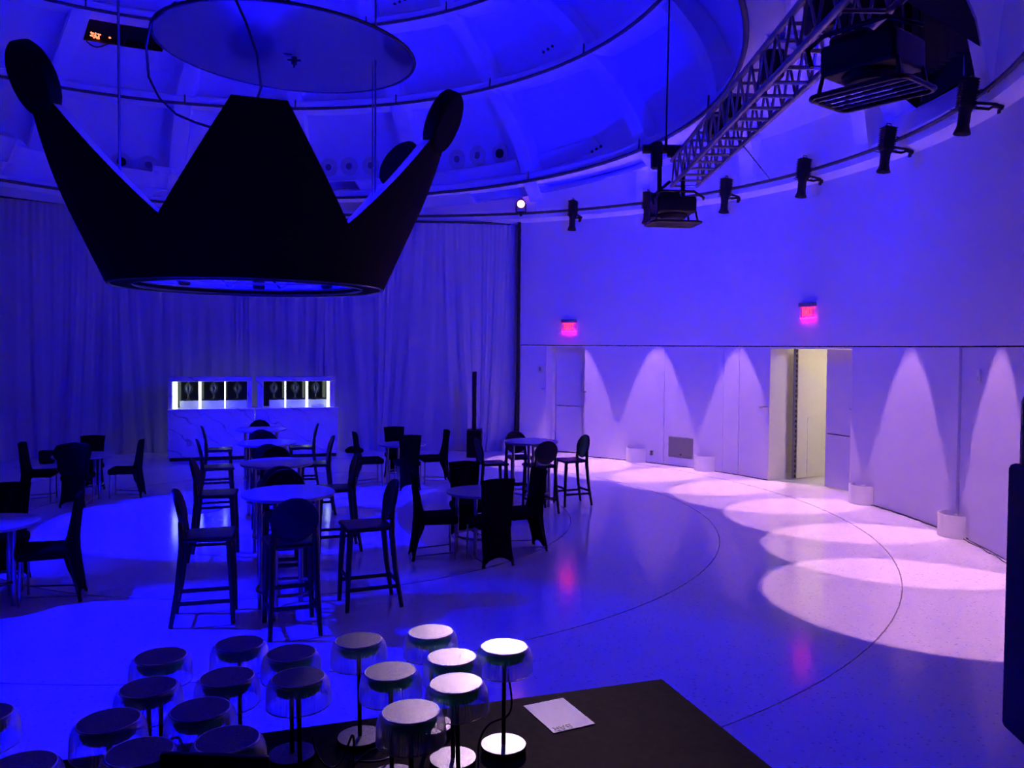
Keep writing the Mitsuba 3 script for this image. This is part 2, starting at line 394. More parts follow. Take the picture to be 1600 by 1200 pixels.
for name, d in ANG.items():
    ks = sorted(d)
    last, first = d[ks[-1]], d[ks[0]]
    gap = (360 - (first - last)) / (NR - (ks[-1] - ks[0]))
    full = {k: d[k] for k in ks}
    for k in range(ks[-1] + 1, NR + ks[0] + 1):
        full[k] = last - gap * (k - ks[-1])
    xs = np.array(sorted(full)); ys = np.array([full[x] for x in xs])
    xs2 = np.r_[xs[:-1] - NR, xs[:-1], xs + NR]; ys2 = np.r_[ys[:-1] + 360, ys[:-1], ys - 360]
    _tab[name] = (xs2, ys2)
def ring_pt(name, t):
    c, r, z = RING[name]
    a = np.radians(np.interp(t, *_tab[name]))
    return np.stack([c[0] + r * np.cos(a), c[1] + r * np.sin(a), 0 * a + z], -1)
def meridian(lo, hi, t, s):
    """points of the inner dome line between rings lo and hi (s 0..1)"""
    P, Q = ring_pt(lo, t), ring_pt(hi, t)
    s = np.broadcast_to(np.asarray(s, float), np.shape(t))
    out = P + (Q - P) * s[..., None]
    L = np.linalg.norm((Q - P)[..., :2], axis=-1)
    if lo == 'D':
        b = 0.62 * L * np.power(np.clip(s, 0, 1), 0.62) * (1 - s)
        out[..., 2] += b
    else:
        d = out[..., :2] - AX
        d = d / np.linalg.norm(d, axis=-1, keepdims=True)
        out[..., :2] += d * (0.20 * 4 * s * (1 - s))[..., None]
    return out
def dome_pt(lo, hi, t, s, off):
    """the dome line moved outward (away from the hall) by off"""
    t, s = np.broadcast_arrays(np.asarray(t, float), np.asarray(s, float))
    t, s = t.astype(float), s.astype(float)
    M0 = meridian(lo, hi, t, s)
    e = 1e-3
    tg = meridian(lo, hi, t, np.minimum(s + e, 1)) - meridian(lo, hi, t, np.maximum(s - e, 0))
    tt = meridian(lo, hi, t + e, s) - meridian(lo, hi, t - e, s)
    n = np.cross(tg, tt)
    n /= np.linalg.norm(n, axis=-1, keepdims=True) + 1e-12
    ctr = np.array([-3.2, 9.7, 2.0])
    sign = np.sign(((M0 - ctr) * n).sum(-1, keepdims=True))
    return M0 + n * sign * np.asarray(off)[..., None] if np.ndim(off) else M0 + n * sign * off

tag('ceiling', 'white ribbed dome ceiling with concentric ring ledges', kind='structure')
TIERS = [('D', 'C'), ('C', 'B'), ('B', 'A'), ('A', 'O')]
REC = 0.30
HOLES = {('D', 'C', 7): (7.285, 7.92, 0.006, 0.90), ('B', 'A', 0): (0.10, 0.73, 0.57, 0.86)}
SHIFT = {'D': 0.015, 'C': 0.06, 'B': 0.06, 'A': 0.06}
for lo, hi in TIERS:
    for k in range(NR):
        hole = HOLES.get((lo, hi, k))
        ts = np.linspace(k + 0.02, k + 0.98, 9)
        ss = np.r_[0.0, np.linspace(0.06, 0.97, 13)]
        if hole:
            ts = np.unique(np.r_[ts[(ts < hole[0] - .02) | (ts > hole[1] + .02)], hole[0], hole[1]])
            ss = np.unique(np.r_[ss[(ss < hole[2] - .02) | (ss > hole[3] + .02)], hole[2], hole[3]])
            ts = np.unique(np.r_[ts, np.linspace(hole[0], hole[1], 5)]); ss = np.unique(np.r_[0.0, ss, np.linspace(hole[2], hole[3], 6)])
        tt, sv = np.meshgrid(ts, ss, indexing='ij')
        sill = (0.05 if lo != 'D' else 0.02)
        off = np.where(sv < 1e-6, sill, REC)
        # the lowest strip is the sloping sill that runs up from the ledge to the panel
        P = dome_pt(lo, hi, tt, sv + np.where(sv < 1e-6, 0.0 if lo == 'D' else 0.02, 0.015 if lo == 'D' else 0.06), off)
        m = grid(P)
        if hole:
            ctr = 0.5 * (np.array([tt[:-1, :-1] + tt[1:, 1:]])[0]), 0.5 * (sv[:-1, :-1] + sv[1:, 1:])
            keep = ~((ctr[0] > hole[0]) & (ctr[0] < hole[1]) & (ctr[1] > hole[2]) & (ctr[1] < hole[3]))
            kk = keep.reshape(-1)
            nf = len(kk)
            m.update_faces(np.r_[kk, kk])
        put(numbered('ceiling__panel'), m, 'plaster_dome', smooth=40)
        # rib at t = k
        n = 13
        s_ = np.linspace(0.0, 1.0, n)
        inner = dome_pt(lo, hi, np.full(n, float(k)), s_, 0.0)
        outer = dome_pt(lo, hi, np.full(n, float(k)), s_, REC + 0.12)
        side = meridian(lo, hi, np.full(n, k + 0.01), s_) - meridian(lo, hi, np.full(n, k - 0.01), s_)
        side /= np.linalg.norm(side, axis=-1, keepdims=True)
        wdt = 0.15
        path = [(inner[i], side[i], (outer[i] - inner[i])) for i in range(n)]
        put(numbered('ceiling__rib'), sweep(path, [(-wdt, 0), (wdt, 0), (wdt, 1), (-wdt, 1)]), 'plaster_rib', smooth=25)
# ring ledges and the pipes that run under them
def ring_sweep(name, section, n=180, dz=0.0):
    t = np.linspace(0, NR, n, endpoint=False)
    P = ring_pt(name, t)
    c = RING[name][0]
    path = []
    for p in P:
        d = np.array([p[0] - c[0], p[1] - c[1], 0]); d /= np.linalg.norm(d)
        path.append((p + [0, 0, dz], d, np.array([0, 0, 1.0])))
    return sweep(path, section, closed=True)
for nm in 'CBA':
    put(numbered('ceiling__ledge'), ring_sweep(nm, [(-0.04, -0.02), (0.10, -0.06), (0.42, -0.04), (0.42, 0.16), (0.10, 0.17), (-0.04, 0.10)]), 'plaster_rib', smooth=25)
    put(numbered('ceiling__pipe'), ring_sweep(nm, [(-0.07 + 0.028 * math.cos(a), -0.035 + 0.028 * math.sin(a)) for a in np.arange(8) * PI / 4]), 'pipe_dark', smooth=50)
    tabs = []
    for k in range(NR):
        p = ring_pt(nm, np.array([k + 0.02]))[0]
        c = RING[nm][0]; d = np.array([p[0] - c[0], p[1] - c[1], 0]); d /= np.linalg.norm(d)
        put(numbered('ceiling__pipe_clip'), cyl(p - d * 0.07 + [0, 0, -0.05], p - d * 0.06 + [0, 0, 0.14], 0.014, 6), 'pipe_dark')
put('ceiling__cornice', ring_sweep('D', [(0.21, -0.19), (0.02, -0.13), (0.02, 0.06), (0.6, 0.06), (0.6, -0.19)]), 'plaster_rib', smooth=25)
put('ceiling__crown_cap', disc_mesh(5.8, 64, 9.6, AX), 'plaster_dome', smooth=False)
# flat soffit between the cornice and the back wall
so = np.array([[(WALL_C[0] + r * math.cos(a), WALL_C[1] + r * math.sin(a), 5.06) for r in (7.6, 11.5)] for a in np.radians(np.linspace(62, 250, 60))])
put('ceiling__soffit', grid(so), 'plaster_dome', smooth=False)

# lighting rail on the cornice
rail_t = np.radians(np.linspace(-46, 200, 150))
rp = np.stack([WALL_C[0] + 7.44 * np.cos(rail_t), WALL_C[1] + 7.44 * np.sin(rail_t), 0 * rail_t + 4.95], 1)
put('lighting_rail', tube(rp, 0.026, 8), 'pipe_dark', smooth=50)
tag('lighting_rail', 'long curved dark lighting pipe along the cornice above the wall', 'lighting rail')
for a in np.arange(-44, 200, 9.0):
    put(numbered('lighting_rail__bracket'), cyl(wall_pt(a, 7.44, 4.95), wall_pt(a, 7.54, 4.99), 0.015, 6), 'pipe_dark')

# the dark window in the dome and the draped opening
def hole_box(lo, hi, h, depth):
    a = [dome_pt(lo, hi, np.array([t]), np.array([s + SHIFT[lo]]), REC)[0] for t, s in ((h[0], h[2]), (h[1], h[2]), (h[1], h[3]), (h[0], h[3]))]
    a = np.array(a)
    n = np.cross(a[1] - a[0], a[3] - a[0]); n /= np.linalg.norm(n)
    if n @ (a.mean(0) - np.array([-3.2, 9.7, 2.0])) < 0:
        n = -n
    return a, n
a4, n4 = hole_box('B', 'A', HOLES[('B', 'A', 0)], 0.5)
back4 = a4 + n4 * 0.5
V = np.vstack([a4, back4])
F = []
for i in range(4):
    j = (i + 1) % 4
    F += [[i, j, 4 + j], [i, 4 + j, 4 + i]]
F += [[4, 5, 6], [4, 6, 7]]
put('window_1', trimesh.Trimesh(V, np.array(F), process=False), 'gap_dark', smooth=False)
tag('window_1', 'black control window high in the dome at the left with small red readouts', kind='structure')
e1, e2 = (a4[1] - a4[0]), (a4[3] - a4[0])
e1n, e2n = e1 / np.linalg.norm(e1), e2 / np.linalg.norm(e2)
leds, r2 = [], np.random.default_rng(5)
for i in range(26):
    p = a4[0] + e1 * (0.07 + 0.13 * r2.random()) + e2 * (0.08 + 0.17 * r2.random()) + n4 * 0.10
    leds.append(box(p, [0.022, 0.022, 0.022]))
leds.append(box(a4[0] + e1 * 0.31 + e2 * 0.17 + n4 * 0.10, [0.03, 0.03, 0.03]))
put('window_1__readout', cat(leds), 'gap_dark', smooth=False, emitter=glow((2.6, 0.45, 0.18)))
tag('window_1__readout', 'cluster of small red indicator lights', kind='stuff')
put('window_1__mullion', cyl(a4[0] + e1 * 0.5 + n4 * 0.05, a4[3] + e1 * 0.5 + n4 * 0.05, 0.02, 6), 'gap_dark')
lo_ = a4[0] + e1 * 0.04
put('window_1__hanging_cable', tube([lo_ + e1 * q + e2 * (-0.28 * math.sin(PI * q / 0.26)) * 0.6 - n4 * 0.03 for q in np.linspace(0, 0.26, 9)], 0.012, 6), 'cable_dark')

a7, n7 = hole_box('D', 'C', HOLES[('D', 'C', 7)], 1.0)
put('window_2', trimesh.Trimesh(np.vstack([a7 - n7 * 0.0, a7 + n7 * 2.2]), np.array([[0, 1, 5], [0, 5, 4], [1, 2, 6], [1, 6, 5], [2, 3, 7], [2, 7, 6], [3, 0, 4], [3, 4, 7], [4, 5, 6], [4, 6, 7]]), process=False), 'gap_dark', smooth=False)
tag('window_2', 'large dark opening in the dome at the upper right with drapes behind a rail', kind='structure')
# drape inside the opening: vertical folds
w7 = np.linspace(-0.1, 1.1, 160)
fold = 0.07 * np.sin(w7 * 95 + 2.0 * np.sin(w7 * 17)) + 0.04 * np.sin(w7 * 41)
bot, top = a7[0] * 0.5 + a7[1] * 0.5, a7[3] * 0.5 + a7[2] * 0.5
hz = a7[1] - a7[0]
nh = np.array([n7[0], n7[1], 0]); nh /= np.linalg.norm(nh)
Pd = np.array([[a7[0] + hz * w + n7 * 0.9 + nh * fo + np.array([0, 0, zz]) for zz in (-0.6, 0.3, 1.2, 2.4)] for w, fo in zip(w7, fold)])
put('window_2__drape', grid(Pd), 'drape_dark', smooth=60)
g0, g1 = a7[0] + n7 * 0.05, a7[1] + n7 * 0.05
upv = np.array([0, 0, 1.0])
put('window_2__guard_rail', cyl(g0 + hz * 0.06 + upv * 0.42, g1 + upv * 0.42, 0.018, 8), 'plate_grey')
for q in (0.08, 0.62):
    put(numbered('window_2__rail_post'), cyl(g0 + hz * q, g0 + hz * q + upv * 0.42, 0.014, 8), 'plate_grey')

# small slot vents and triple holes in the dome
for lo, hi, t, s, kind in (('A', 'O', 1.245, 0.226, 'slot'), ('B', 'A', 2.896, 0.828, 'slot'), ('C', 'B', 4.518, 0.171, 'tri'), ('B', 'A', 4.596, 0.285, 'tri'), ('A', 'O', 3.334, 0.234, 'tri')):
    p = dome_pt(lo, hi, np.array([t]), np.array([s + 0.06]), REC - 0.012)[0]
    q = dome_pt(lo, hi, np.array([t]), np.array([s + 0.06]), REC - 0.5)[0]
    nrm = q - p
    Mf = lookframe(p, nrm)
    if kind == 'slot':
        key = numbered('air_vent')
        put(key + '__frame', moved(rbox([0, 0, 0], [0.24, 0.13, 0.02], 0.004, 4), Mf), 'neutral_dark')
        put(key + '__grille', moved(rbox([0, 0, 0.006], [0.21, 0.10, 0.02], 0.004, 4), Mf), 'gap_dark')
        tag(key, 'small black rectangular vent high in the dome beside the metal disc' if s > 0.5 else 'small black rectangular vent in the top tier left of the chain', 'vent')
    else:
        key = numbered('ceiling_socket')
        nm = {'C': 'above the hanging truss end', 'B': 'right of the tall cable in the second tier', 'A': 'near the top edge above the metal disc'}[lo]
        for dx in (-0.11, 0.0, 0.11):
            put(numbered(key + '__hole'), moved(cyl([dx, dx * 0.2, -0.01], [dx, dx * 0.2, 0.012], 0.024, 10), Mf), 'gap_dark')
        tag(key, 'three small dark holes in the dome ' + nm, 'socket')

# recessed round lights in the lowest dome tier
CUPS = [(-0.199, 0.388, 1), (0.586, 0.337, 1), (0.780, 0.330, 0), (2.211, 0.379, 0), (2.388, 0.388, 0), (2.579, 0.387, 0), (2.767, 0.389, 0),
        (3.341, 0.385, 0), (3.525, 0.397, 0), (3.722, 0.383, 1)]
CUP_LABEL = ['round dome downlight with a dark centre at the far left edge', 'round dome downlight with a dark centre left of the crown middle spike',
             'plain round dome downlight next to the middle spike of the crown on its left', 'first round dome downlight right of the crown middle spike',
             'second round dome downlight right of the crown middle spike', 'round dome downlight beside the thin cable right of the middle spike',
             'round dome downlight just left of the blue crown ball at the back', 'round dome downlight right of the crown right ball, nearest to it',
             'middle round dome downlight of the three right of the crown', 'round dome downlight with a dark centre, rightmost of its row']
bowl = lathe([(0.185, -0.005), (0.185, 0.012), (0.165, 0.014), (0.12, 0.006), (0.085, 0.001)], 28)
tubem = lathe([(0.085, 0.0), (0.085, 0.03), (0.07, 0.03), (0.07, 0.004), (0.0, 0.004)], 24)
lens = lathe([(0.07, 0.008), (0.04, 0.016), (0.0, 0.018)], 20)
for (t, s, dark), lab in zip(CUPS, CUP_LABEL):
    key = numbered('recessed_downlight')
    p = dome_pt('C', 'B', np.array([t]), np.array([s]), REC - 0.01)[0]
    q = dome_pt('C', 'B', np.array([t]), np.array([s]), REC - 0.5)[0]
    Mf = lookframe(p, q - p)
    put(key + '__reflector', moved(bowl, Mf), 'plate_grey', smooth=40)
    put(key + '__tube', moved(tubem, Mf), 'gap_dark' if dark else 'plaster', smooth=40)
    put(key + '__lens', moved(lens, Mf), 'gap_dark' if dark else 'hatch_grey', smooth=40)
    tag(key, lab, 'downlight', 'recessed lights in the lowest dome tier')

# ------------------------------------------------------------------ curtain panels
cp, ct, clen = smooth_path(CURT, 1600)
cn = np.stack([-ct[:, 1], ct[:, 0]], 1)
cs = np.linspace(0, clen, len(cp))
def curtain(i0, i1, zt0, zt1, seed, flare):
    r = np.random.default_rng(seed)
    idx = np.arange(i0, i1)
    sl = cs[idx]
    ph = r.random(6) * 6.28
    zs = np.r_[0.0, 0.06, 0.25, 0.7, 1.5, 2.6, 3.7, 4.5, 4.85, 5.0]
    rows = []
    u = (sl - sl[0]) / (sl[-1] - sl[0])
    for z in zs:
        q = z / 5.0
        # fine gathered pleats at the top, wider soft folds towards the hem
        warp = sl + 0.10 * np.sin(sl * 1.7 + ph[0] + 0.8 * q) + 0.14 * (1 - q) * np.sin(sl * 3.1 + ph[1])
        f = 0.007 * np.sin(warp * 62 + ph[2]) * (0.45 + 0.55 * q) + (0.005 + 0.012 * (1 - q)) * np.sin(warp * 23 + ph[3] + 1.5 * np.sin(sl * 2.3)) \
            + 0.03 * (1 - q) * np.sin(warp * 8.3 + ph[4] + 0.9 * np.sin(sl * 1.1 + ph[5]))
        hem = flare * max(0.0, 1 - z / 1.2) ** 2
        f = f - hem * (0.55 + 0.45 * np.sin(warp * 4.1 + ph[1])) * (0.35 + 0.65 * np.sin(u * PI))
        along = 0.16 * (1 - q) ** 2 * np.sin(sl * 2.9 + ph[4])
        top = zt0 + (zt1 - zt0) * (u)
        zz = q * top
        rows.append(np.stack([cp[idx, 0] + cn[idx, 0] * f + ct[idx, 0] * along, cp[idx, 1] + cn[idx, 1] * f + ct[idx, 1] * along, 0 * f + zz + 0.004], 1))
    return grid(np.array(rows))
CP = [(0, 470, 4.98, 4.95, 'leftmost sheer curtain panel, hanging at the left edge behind the covered chairs'),
      (464, 830, 4.95, 4.86, 'sheer curtain panel hanging behind the left end of the lit bar'),
      (824, 1190, 4.86, 4.80, 'sheer curtain panel hanging behind the right half of the lit bar'),
      (1184, 1600, 4.80, 4.78, 'rightmost sheer curtain panel with a flared hem behind the column speaker')]
for i, (a, b, z0, z1, lab) in enumerate(CP):
    key = numbered('curtain')
    put(key, curtain(a, b, z0, z1, 20 + i, 0.16), 'curtain_sheer', smooth=True)
    tag(key, lab, 'curtain')
tr = cp[::20] - cn[::20] * 0.03
put('curtain_track', tube(np.c_[tr, np.interp(np.arange(len(tr)), [0, len(tr) - 1], [5.0, 4.80])], 0.025, 6), 'pipe_dark')
tag('curtain_track', 'thin curved track from which the sheer curtain hangs', 'curtain track')

# ------------------------------------------------------------------ wall lights (profile spots) on the rail
def leko_parts():
    P = {}
    # local: z up along the body axis, lens end at z = 0, mounting side at +x
    P['barrel'] = lathe([(0.0, 0.01), (0.052, 0.01), (0.060, 0.0), (0.086, -0.035), (0.088, -0.03), (0.066, 0.03), (0.060, 0.06), (0.062, 0.20), (0.070, 0.215), (0.070, 0.25), (0.0, 0.25)], 20)
    fins = [box([0, 0, 0.27 + 0.03 * k], [0.168, 0.148, 0.012]) for k in range(10)]
    P['lamp_house'] = cat(rbox([0, 0, 0.40], [0.150, 0.130, 0.32], 0.02), fins)
    P['lens'] = lathe([(0.052, 0.004), (0.03, -0.004), (0.0, -0.006)], 16)
    P['yoke'] = cat(box([0.13, 0.085, 0.28], [0.28, 0.008, 0.03]), box([0.13, -0.085, 0.28], [0.28, 0.008, 0.03]), box([0.27, 0, 0.28], [0.008, 0.178, 0.03]),
                    cyl([0, -0.10, 0.28], [0, 0.10, 0.28], 0.018, 8))
    P['clamp'] = cat(rbox([0.33, 0, 0.30], [0.10, 0.05, 0.06], 0.01, 6), cyl([0.36, -0.03, 0.26], [0.36, 0.03, 0.26], 0.012, 6), box([0.34, 0.0, 0.24], [0.02, 0.05, 0.05]))
    P['handle'] = tube([[-0.03, 0, 0.56], [-0.03, 0, 0.60], [0.03, 0, 0.60], [0.03, 0, 0.56]], 0.007, 6)
    P['power_cable'] = tube([[0.08, 0.02, 0.40], [0.14, 0.03, 0.46], [0.21, 0.02, 0.44], [0.28, 0.0, 0.36], [0.34, 0.0, 0.33]], 0.008, 6)
    P['shutter_lever'] = box([-0.09, 0.03, 0.225], [0.10, 0.022, 0.004])
    P['shutter_lever_001'] = box([0.06, -0.09, 0.23], [0.022, 0.09, 0.004])
    return P
LEKO = {k: mikit.ply(m, 'black_satin' if k != 'lens' else 'lens_glass', 30) for k, m in leko_parts().items()}
LEKO_LABEL = ['profile spotlight on the rail nearest the black curtain slot', 'profile spotlight on the rail partly behind the far truss end',
              'profile spotlight on the rail just right of the far truss end', 'profile spotlight on the rail above the open lit doorway',
              'profile spotlight on the rail fifth from the curtain slot', 'large profile spotlight on the rail below the draped opening', 'profile spotlight on the rail just past the right edge of the picture']
for a, lab in zip(LEKO_ANGLES, LEKO_LABEL):
    key = numbered('profile_spotlight')
    pos = wall_pt(a - (0.9 if a < -20 else 0), WALL_R - (0.22 if a < -20 else 0.45), 4.56)
    aim = wall_pt(a, WALL_R - 0.96, 0.0)
    up_ = (pos - aim) / np.linalg.norm(pos - aim)
    out = wall_pt(a, 1.0) - wall_pt(a, 0.0)
    yv = np.cross(up_, out); yv /= np.linalg.norm(yv); xv = np.cross(yv, up_)
    M = np.eye(4); M[:3, 0], M[:3, 1], M[:3, 2], M[:3, 3] = xv, yv, up_, pos
    for k, d in LEKO.items():
        scene[key + '__' + k] = {**d, 'to_world': T(M)}
    tag(key, lab, 'spotlight', 'profile spotlights along the curved rail')
# the lit one that points at the camera
key = 'glowing_spotlight'
pos = wall_pt(70.0, 7.36, 5.13)
Mf = lookframe(pos, EYE - pos)
put(key + '__housing', moved(cat(lathe([(0.0, -0.28), (0.08, -0.28), (0.09, -0.05), (0.10, 0.0), (0.085, 0.0), (0.07, -0.03)], 20)), Mf), 'black_satin')
put(key + '__lens', moved(lathe([(0.075, -0.02), (0.04, -0.005), (0.0, 0.0)], 20), Mf), 'lens_glass', emitter=glow((14.0, 3.2, 8.0)))
tag(key + '__lens', 'glowing pink lens')
put(key + '__yoke', cat(cyl(pos + [0.1, 0, 0], pos + [0.1, 0, -0.16], 0.012, 6), cyl(pos + [-0.1, 0, 0], pos + [-0.1, 0, -0.16], 0.012, 6), cyl(pos + [-0.1, 0, -0.16], pos + [0.1, 0, -0.16], 0.012, 6)), 'black_satin')
put(key + '__clamp', box(pos + [0, 0, -0.2], [0.05, 0.08, 0.09]), 'black_satin')
tag(key, 'small spotlight on the rail glowing pink towards the room', 'spotlight')

# the blue wash heads on their truss, outside the frame at the left
def wash_head(pos, aim, lab):
    key = numbered('wash_light')
    M = lookframe(np.asarray(pos, float), np.asarray(aim, float) - np.asarray(pos, float), up=(0.1, 0.2, 1))
    put(key + '__head', moved(lathe([(0.0, -0.32), (0.11, -0.32), (0.14, -0.2), (0.14, -0.02), (0.12, -0.02), (0.10, -0.06), (0.0, -0.06)], 24), M), 'black_satin')
    put(key + '__yoke', cat(box(np.asarray(pos) + [0.17, 0, 0.14], [0.03, 0.08, 0.35]), box(np.asarray(pos) + [-0.17, 0, 0.14], [0.03, 0.08, 0.35]), rbox(np.asarray(pos) + [0, 0, 0.35], [0.40, 0.2, 0.10], 0.02)), 'black_satin')
    tag(key, lab, 'wash light')
for (p, q, *_), lab in zip(WASH, ('wash light for the stools, on the truss outside the frame', 'wash light for the floor under the crown, outside the frame', 'wash light for the left chairs, outside the frame', 'wash light for the marble bar, outside the frame', 'second wash light for the stools, outside the frame')):
    d = np.array(q) - np.array(p); d = d / np.linalg.norm(d)
    wash_head(np.array(p) - d * 0.02, q, lab)
put('side_truss', cyl([-5.0, 5.0, 5.72], [-8.2, 10.6, 5.72], 0.03, 8), 'aluminium')
tag('side_truss', 'pipe carrying the blue wash lights outside the frame at the left', 'pipe')

# ------------------------------------------------------------------ box truss with two caged fixtures and its hoist
TR0, TR1, TH_ = np.array([2.20, 10.75, 4.5]), np.array([2.16, 3.1, 4.5]), 0.165
tdir = (TR1 - TR0) / np.linalg.norm(TR1 - TR0); tx = np.array([1.0, 0, 0]); tz = np.array([0, 0, 1.0])
tl = np.linalg.norm(TR1 - TR0)
corner = [(-1, -1), (1, -1), (1, 1), (-1, 1)]
for sx, sz in corner:
    o = tx * sx * TH_ + tz * sz * TH_
    put(numbered('truss__chord'), cyl(TR0 + o, TR1 + o, 0.027, 10), 'aluminium', smooth=50)
nb = 22
for i in range(nb + 1):
    p = TR0 + tdir * tl * i / nb
    q = TR0 + tdir * tl * min(i + 1, nb) / nb
    put(numbered('truss__rung'), cyl(p + tx * -TH_ - tz * TH_, p + tx * TH_ - tz * TH_, 0.016, 6), 'aluminium')
    put(numbered('truss__rung'), cyl(p + tx * -TH_ + tz * TH_, p + tx * TH_ + tz * TH_, 0.016, 6), 'aluminium')
    if i < nb:
        m_ = 0.5 * (p + q)
        for sx in (-1, 1):
            put(numbered('truss__brace'), cyl(p + tx * sx * TH_ - tz * TH_, m_ + tx * sx * TH_ + tz * TH_, 0.013, 6), 'aluminium')
            put(numbered('truss__brace'), cyl(m_ + tx * sx * TH_ + tz * TH_, q + tx * sx * TH_ - tz * TH_, 0.013, 6), 'aluminium')
tag('truss', 'long silver box truss hanging diagonally at the upper right', 'truss')

def caged(key, c, lab, rz):
    c = np.asarray(c, float)
    R = trimesh.transformations.rotation_matrix(rz, [0, 0, 1]); R[:3, 3] = c
    put(key + '__body', moved(cat(rbox([0, 0, 0.02], [0.50, 0.40, 0.20], 0.03), rbox([-0.08, 0, 0.13], [0.26, 0.34, 0.10], 0.03), lathe([(0, -0.14), (0.15, -0.14), (0.18, -0.10), (0.18, 0.02)], 24)), R), 'black_satin')
    hw, hd = 0.31, 0.22
    loop = []
    for (sx, sy, a0) in ((1, 1, 0), (-1, 1, 90), (-1, -1, 180), (1, -1, 270)):
        for a in np.radians(np.linspace(a0, a0 + 90, 5)):
            loop.append([sx * (hw - 0.06) + 0.06 * math.cos(a), sy * (hd - 0.06) + 0.06 * math.sin(a), -0.20])
    put(key + '__cage', moved(tube(loop, 0.018, 8, closed=True), R), 'black_gloss', smooth=60)
    for y in (-0.13, -0.045, 0.045, 0.13):
        put(numbered(key + '__cage_bar'), moved(cyl([-hw, y, -0.20], [hw, y, -0.20], 0.012, 6), R), 'black_gloss')
    for sx in (-1, 1):
        for sy in (-1, 1):
            put(numbered(key + '__cage_post'), moved(cyl([sx * 0.27, sy * 0.17, -0.20], [sx * 0.22, sy * 0.15, 0.05], 0.013, 6), R), 'black_gloss')
    put(key + '__handle', moved(tube([[-0.30, -0.2, 0.0], [-0.33, -0.2, 0.12], [-0.2, -0.22, 0.17], [0.2, -0.22, 0.17], [0.33, -0.2, 0.10], [0.36, -0.1, 0.10]], 0.016, 8), R), 'black_gloss', smooth=60)
    for sx, sy in ((-0.18, 0.0), (0.14, 0.05)):
        put(numbered(key + '__hanger'), moved(rbox([sx, sy, 0.34], [0.05, 0.05, 0.50], 0.01, 4), R), 'black_satin')
    tag(key, lab, 'stage light', 'caged fixtures under the truss')
caged('caged_light', [1.98, 10.35, 3.98], 'black caged stage light hanging under the far end of the truss', 0.1)
caged('caged_light_001', [2.24, 5.2, 4.02], 'large black caged stage light hanging under the near end of the truss', -0.9)
hp = np.array([1.93, 10.62, 4.68])
put('chain_hoist__motor', rbox(hp + [-0.12, 0, 0.02], [0.14, 0.16, 0.34], 0.03), 'black_satin')
put('chain_hoist__gear_box', cat(cyl(hp + [-0.30, 0, 0.10], hp + [0.20, 0, 0.10], 0.06, 12), rbox(hp + [0.10, 0, 0.06], [0.16, 0.12, 0.12], 0.02)), 'black_satin')
put('chain_hoist__hook', cat(cyl(hp + [0, 0, 0.12], hp + [0, 0, 0.24], 0.02, 8)), 'black_satin')
tag('chain_hoist', 'black hoist motor on the far end of the silver truss', 'hoist')
put('truss_lamp__barrel', cyl([1.80, 10.5, 4.18], [1.78, 10.46, 3.86], 0.065, 14, 0.08), 'black_satin')
put('truss_lamp__yoke', cat(cyl([1.80, 10.5, 4.2], [1.98, 10.6, 4.36], 0.02, 6)), 'black_satin')
tag('truss_lamp', 'small black spotlight clamped to the left of the far truss end', 'spotlight')
for i, (y, zz) in enumerate(((8.9, 4.62), (8.3, 4.62), (7.0, 4.60), (5.9, 4.60))):
    put(numbered('junction_box'), rbox([2.16, y, zz], [0.15, 0.24, 0.24], 0.02, 6), 'black_satin')
    tag('junction_box' if i == 0 else 'junction_box_%03d' % i, ['black box inside the truss nearest its far end', 'second black box inside the truss from its far end', 'third black box inside the truss from its far end', 'black box inside the truss nearest the large caged light'][i], 'junction box')

def cable(key, pts, r, lab, m='cable_dark', cat_='cable'):
    put(key, tube(pts, r, 6), m, smooth=60)
    tag(key, lab, cat_)
cable('suspension_cable', [[1.93, 10.62, 4.9], [1.955, 10.62, 7.4]], 0.011, 'single steel cable holding the far end of the truss')
cable('guy_cable', [[2.32, 8.4, 4.28], [4.2, 13.5, 4.97]], 0.007, 'thin black stay cable slanting from the truss to the lighting rail')

# ------------------------------------------------------------------ the black crown
KC, KR, KZ, KK = np.array([-3.252, 10.053]), 1.611, 2.914, 0.455
PHI0 = -1.225
def cone(phi, z, off=0.0):
    r = KR + KK * (z - KZ) + off
    return np.array([KC[0] + r * np.cos(phi), KC[1] + r * np.sin(phi), z + 0 * phi])
ZV, ZN, BN, BT = 3.521, 4.565, 0.114, 0.110
SP = 2 * PI / 6
prof = []                                          # (phi, z) outline of the upper edge
for k in range(6):
    c0 = PHI0 + k * SP
    prof += [(c0 - SP / 2, ZV), (c0 - (BT if k == 0 else BN), ZN), (c0 + (BT if k == 0 else BN), ZN)]
ph = np.array([p[0] for p in prof] + [PHI0 + 6 * SP - SP / 2]); zt = np.array([p[1] for p in prof] + [ZV])
dense = np.unique(np.r_[np.linspace(ph[0], ph[-1], 361), ph])
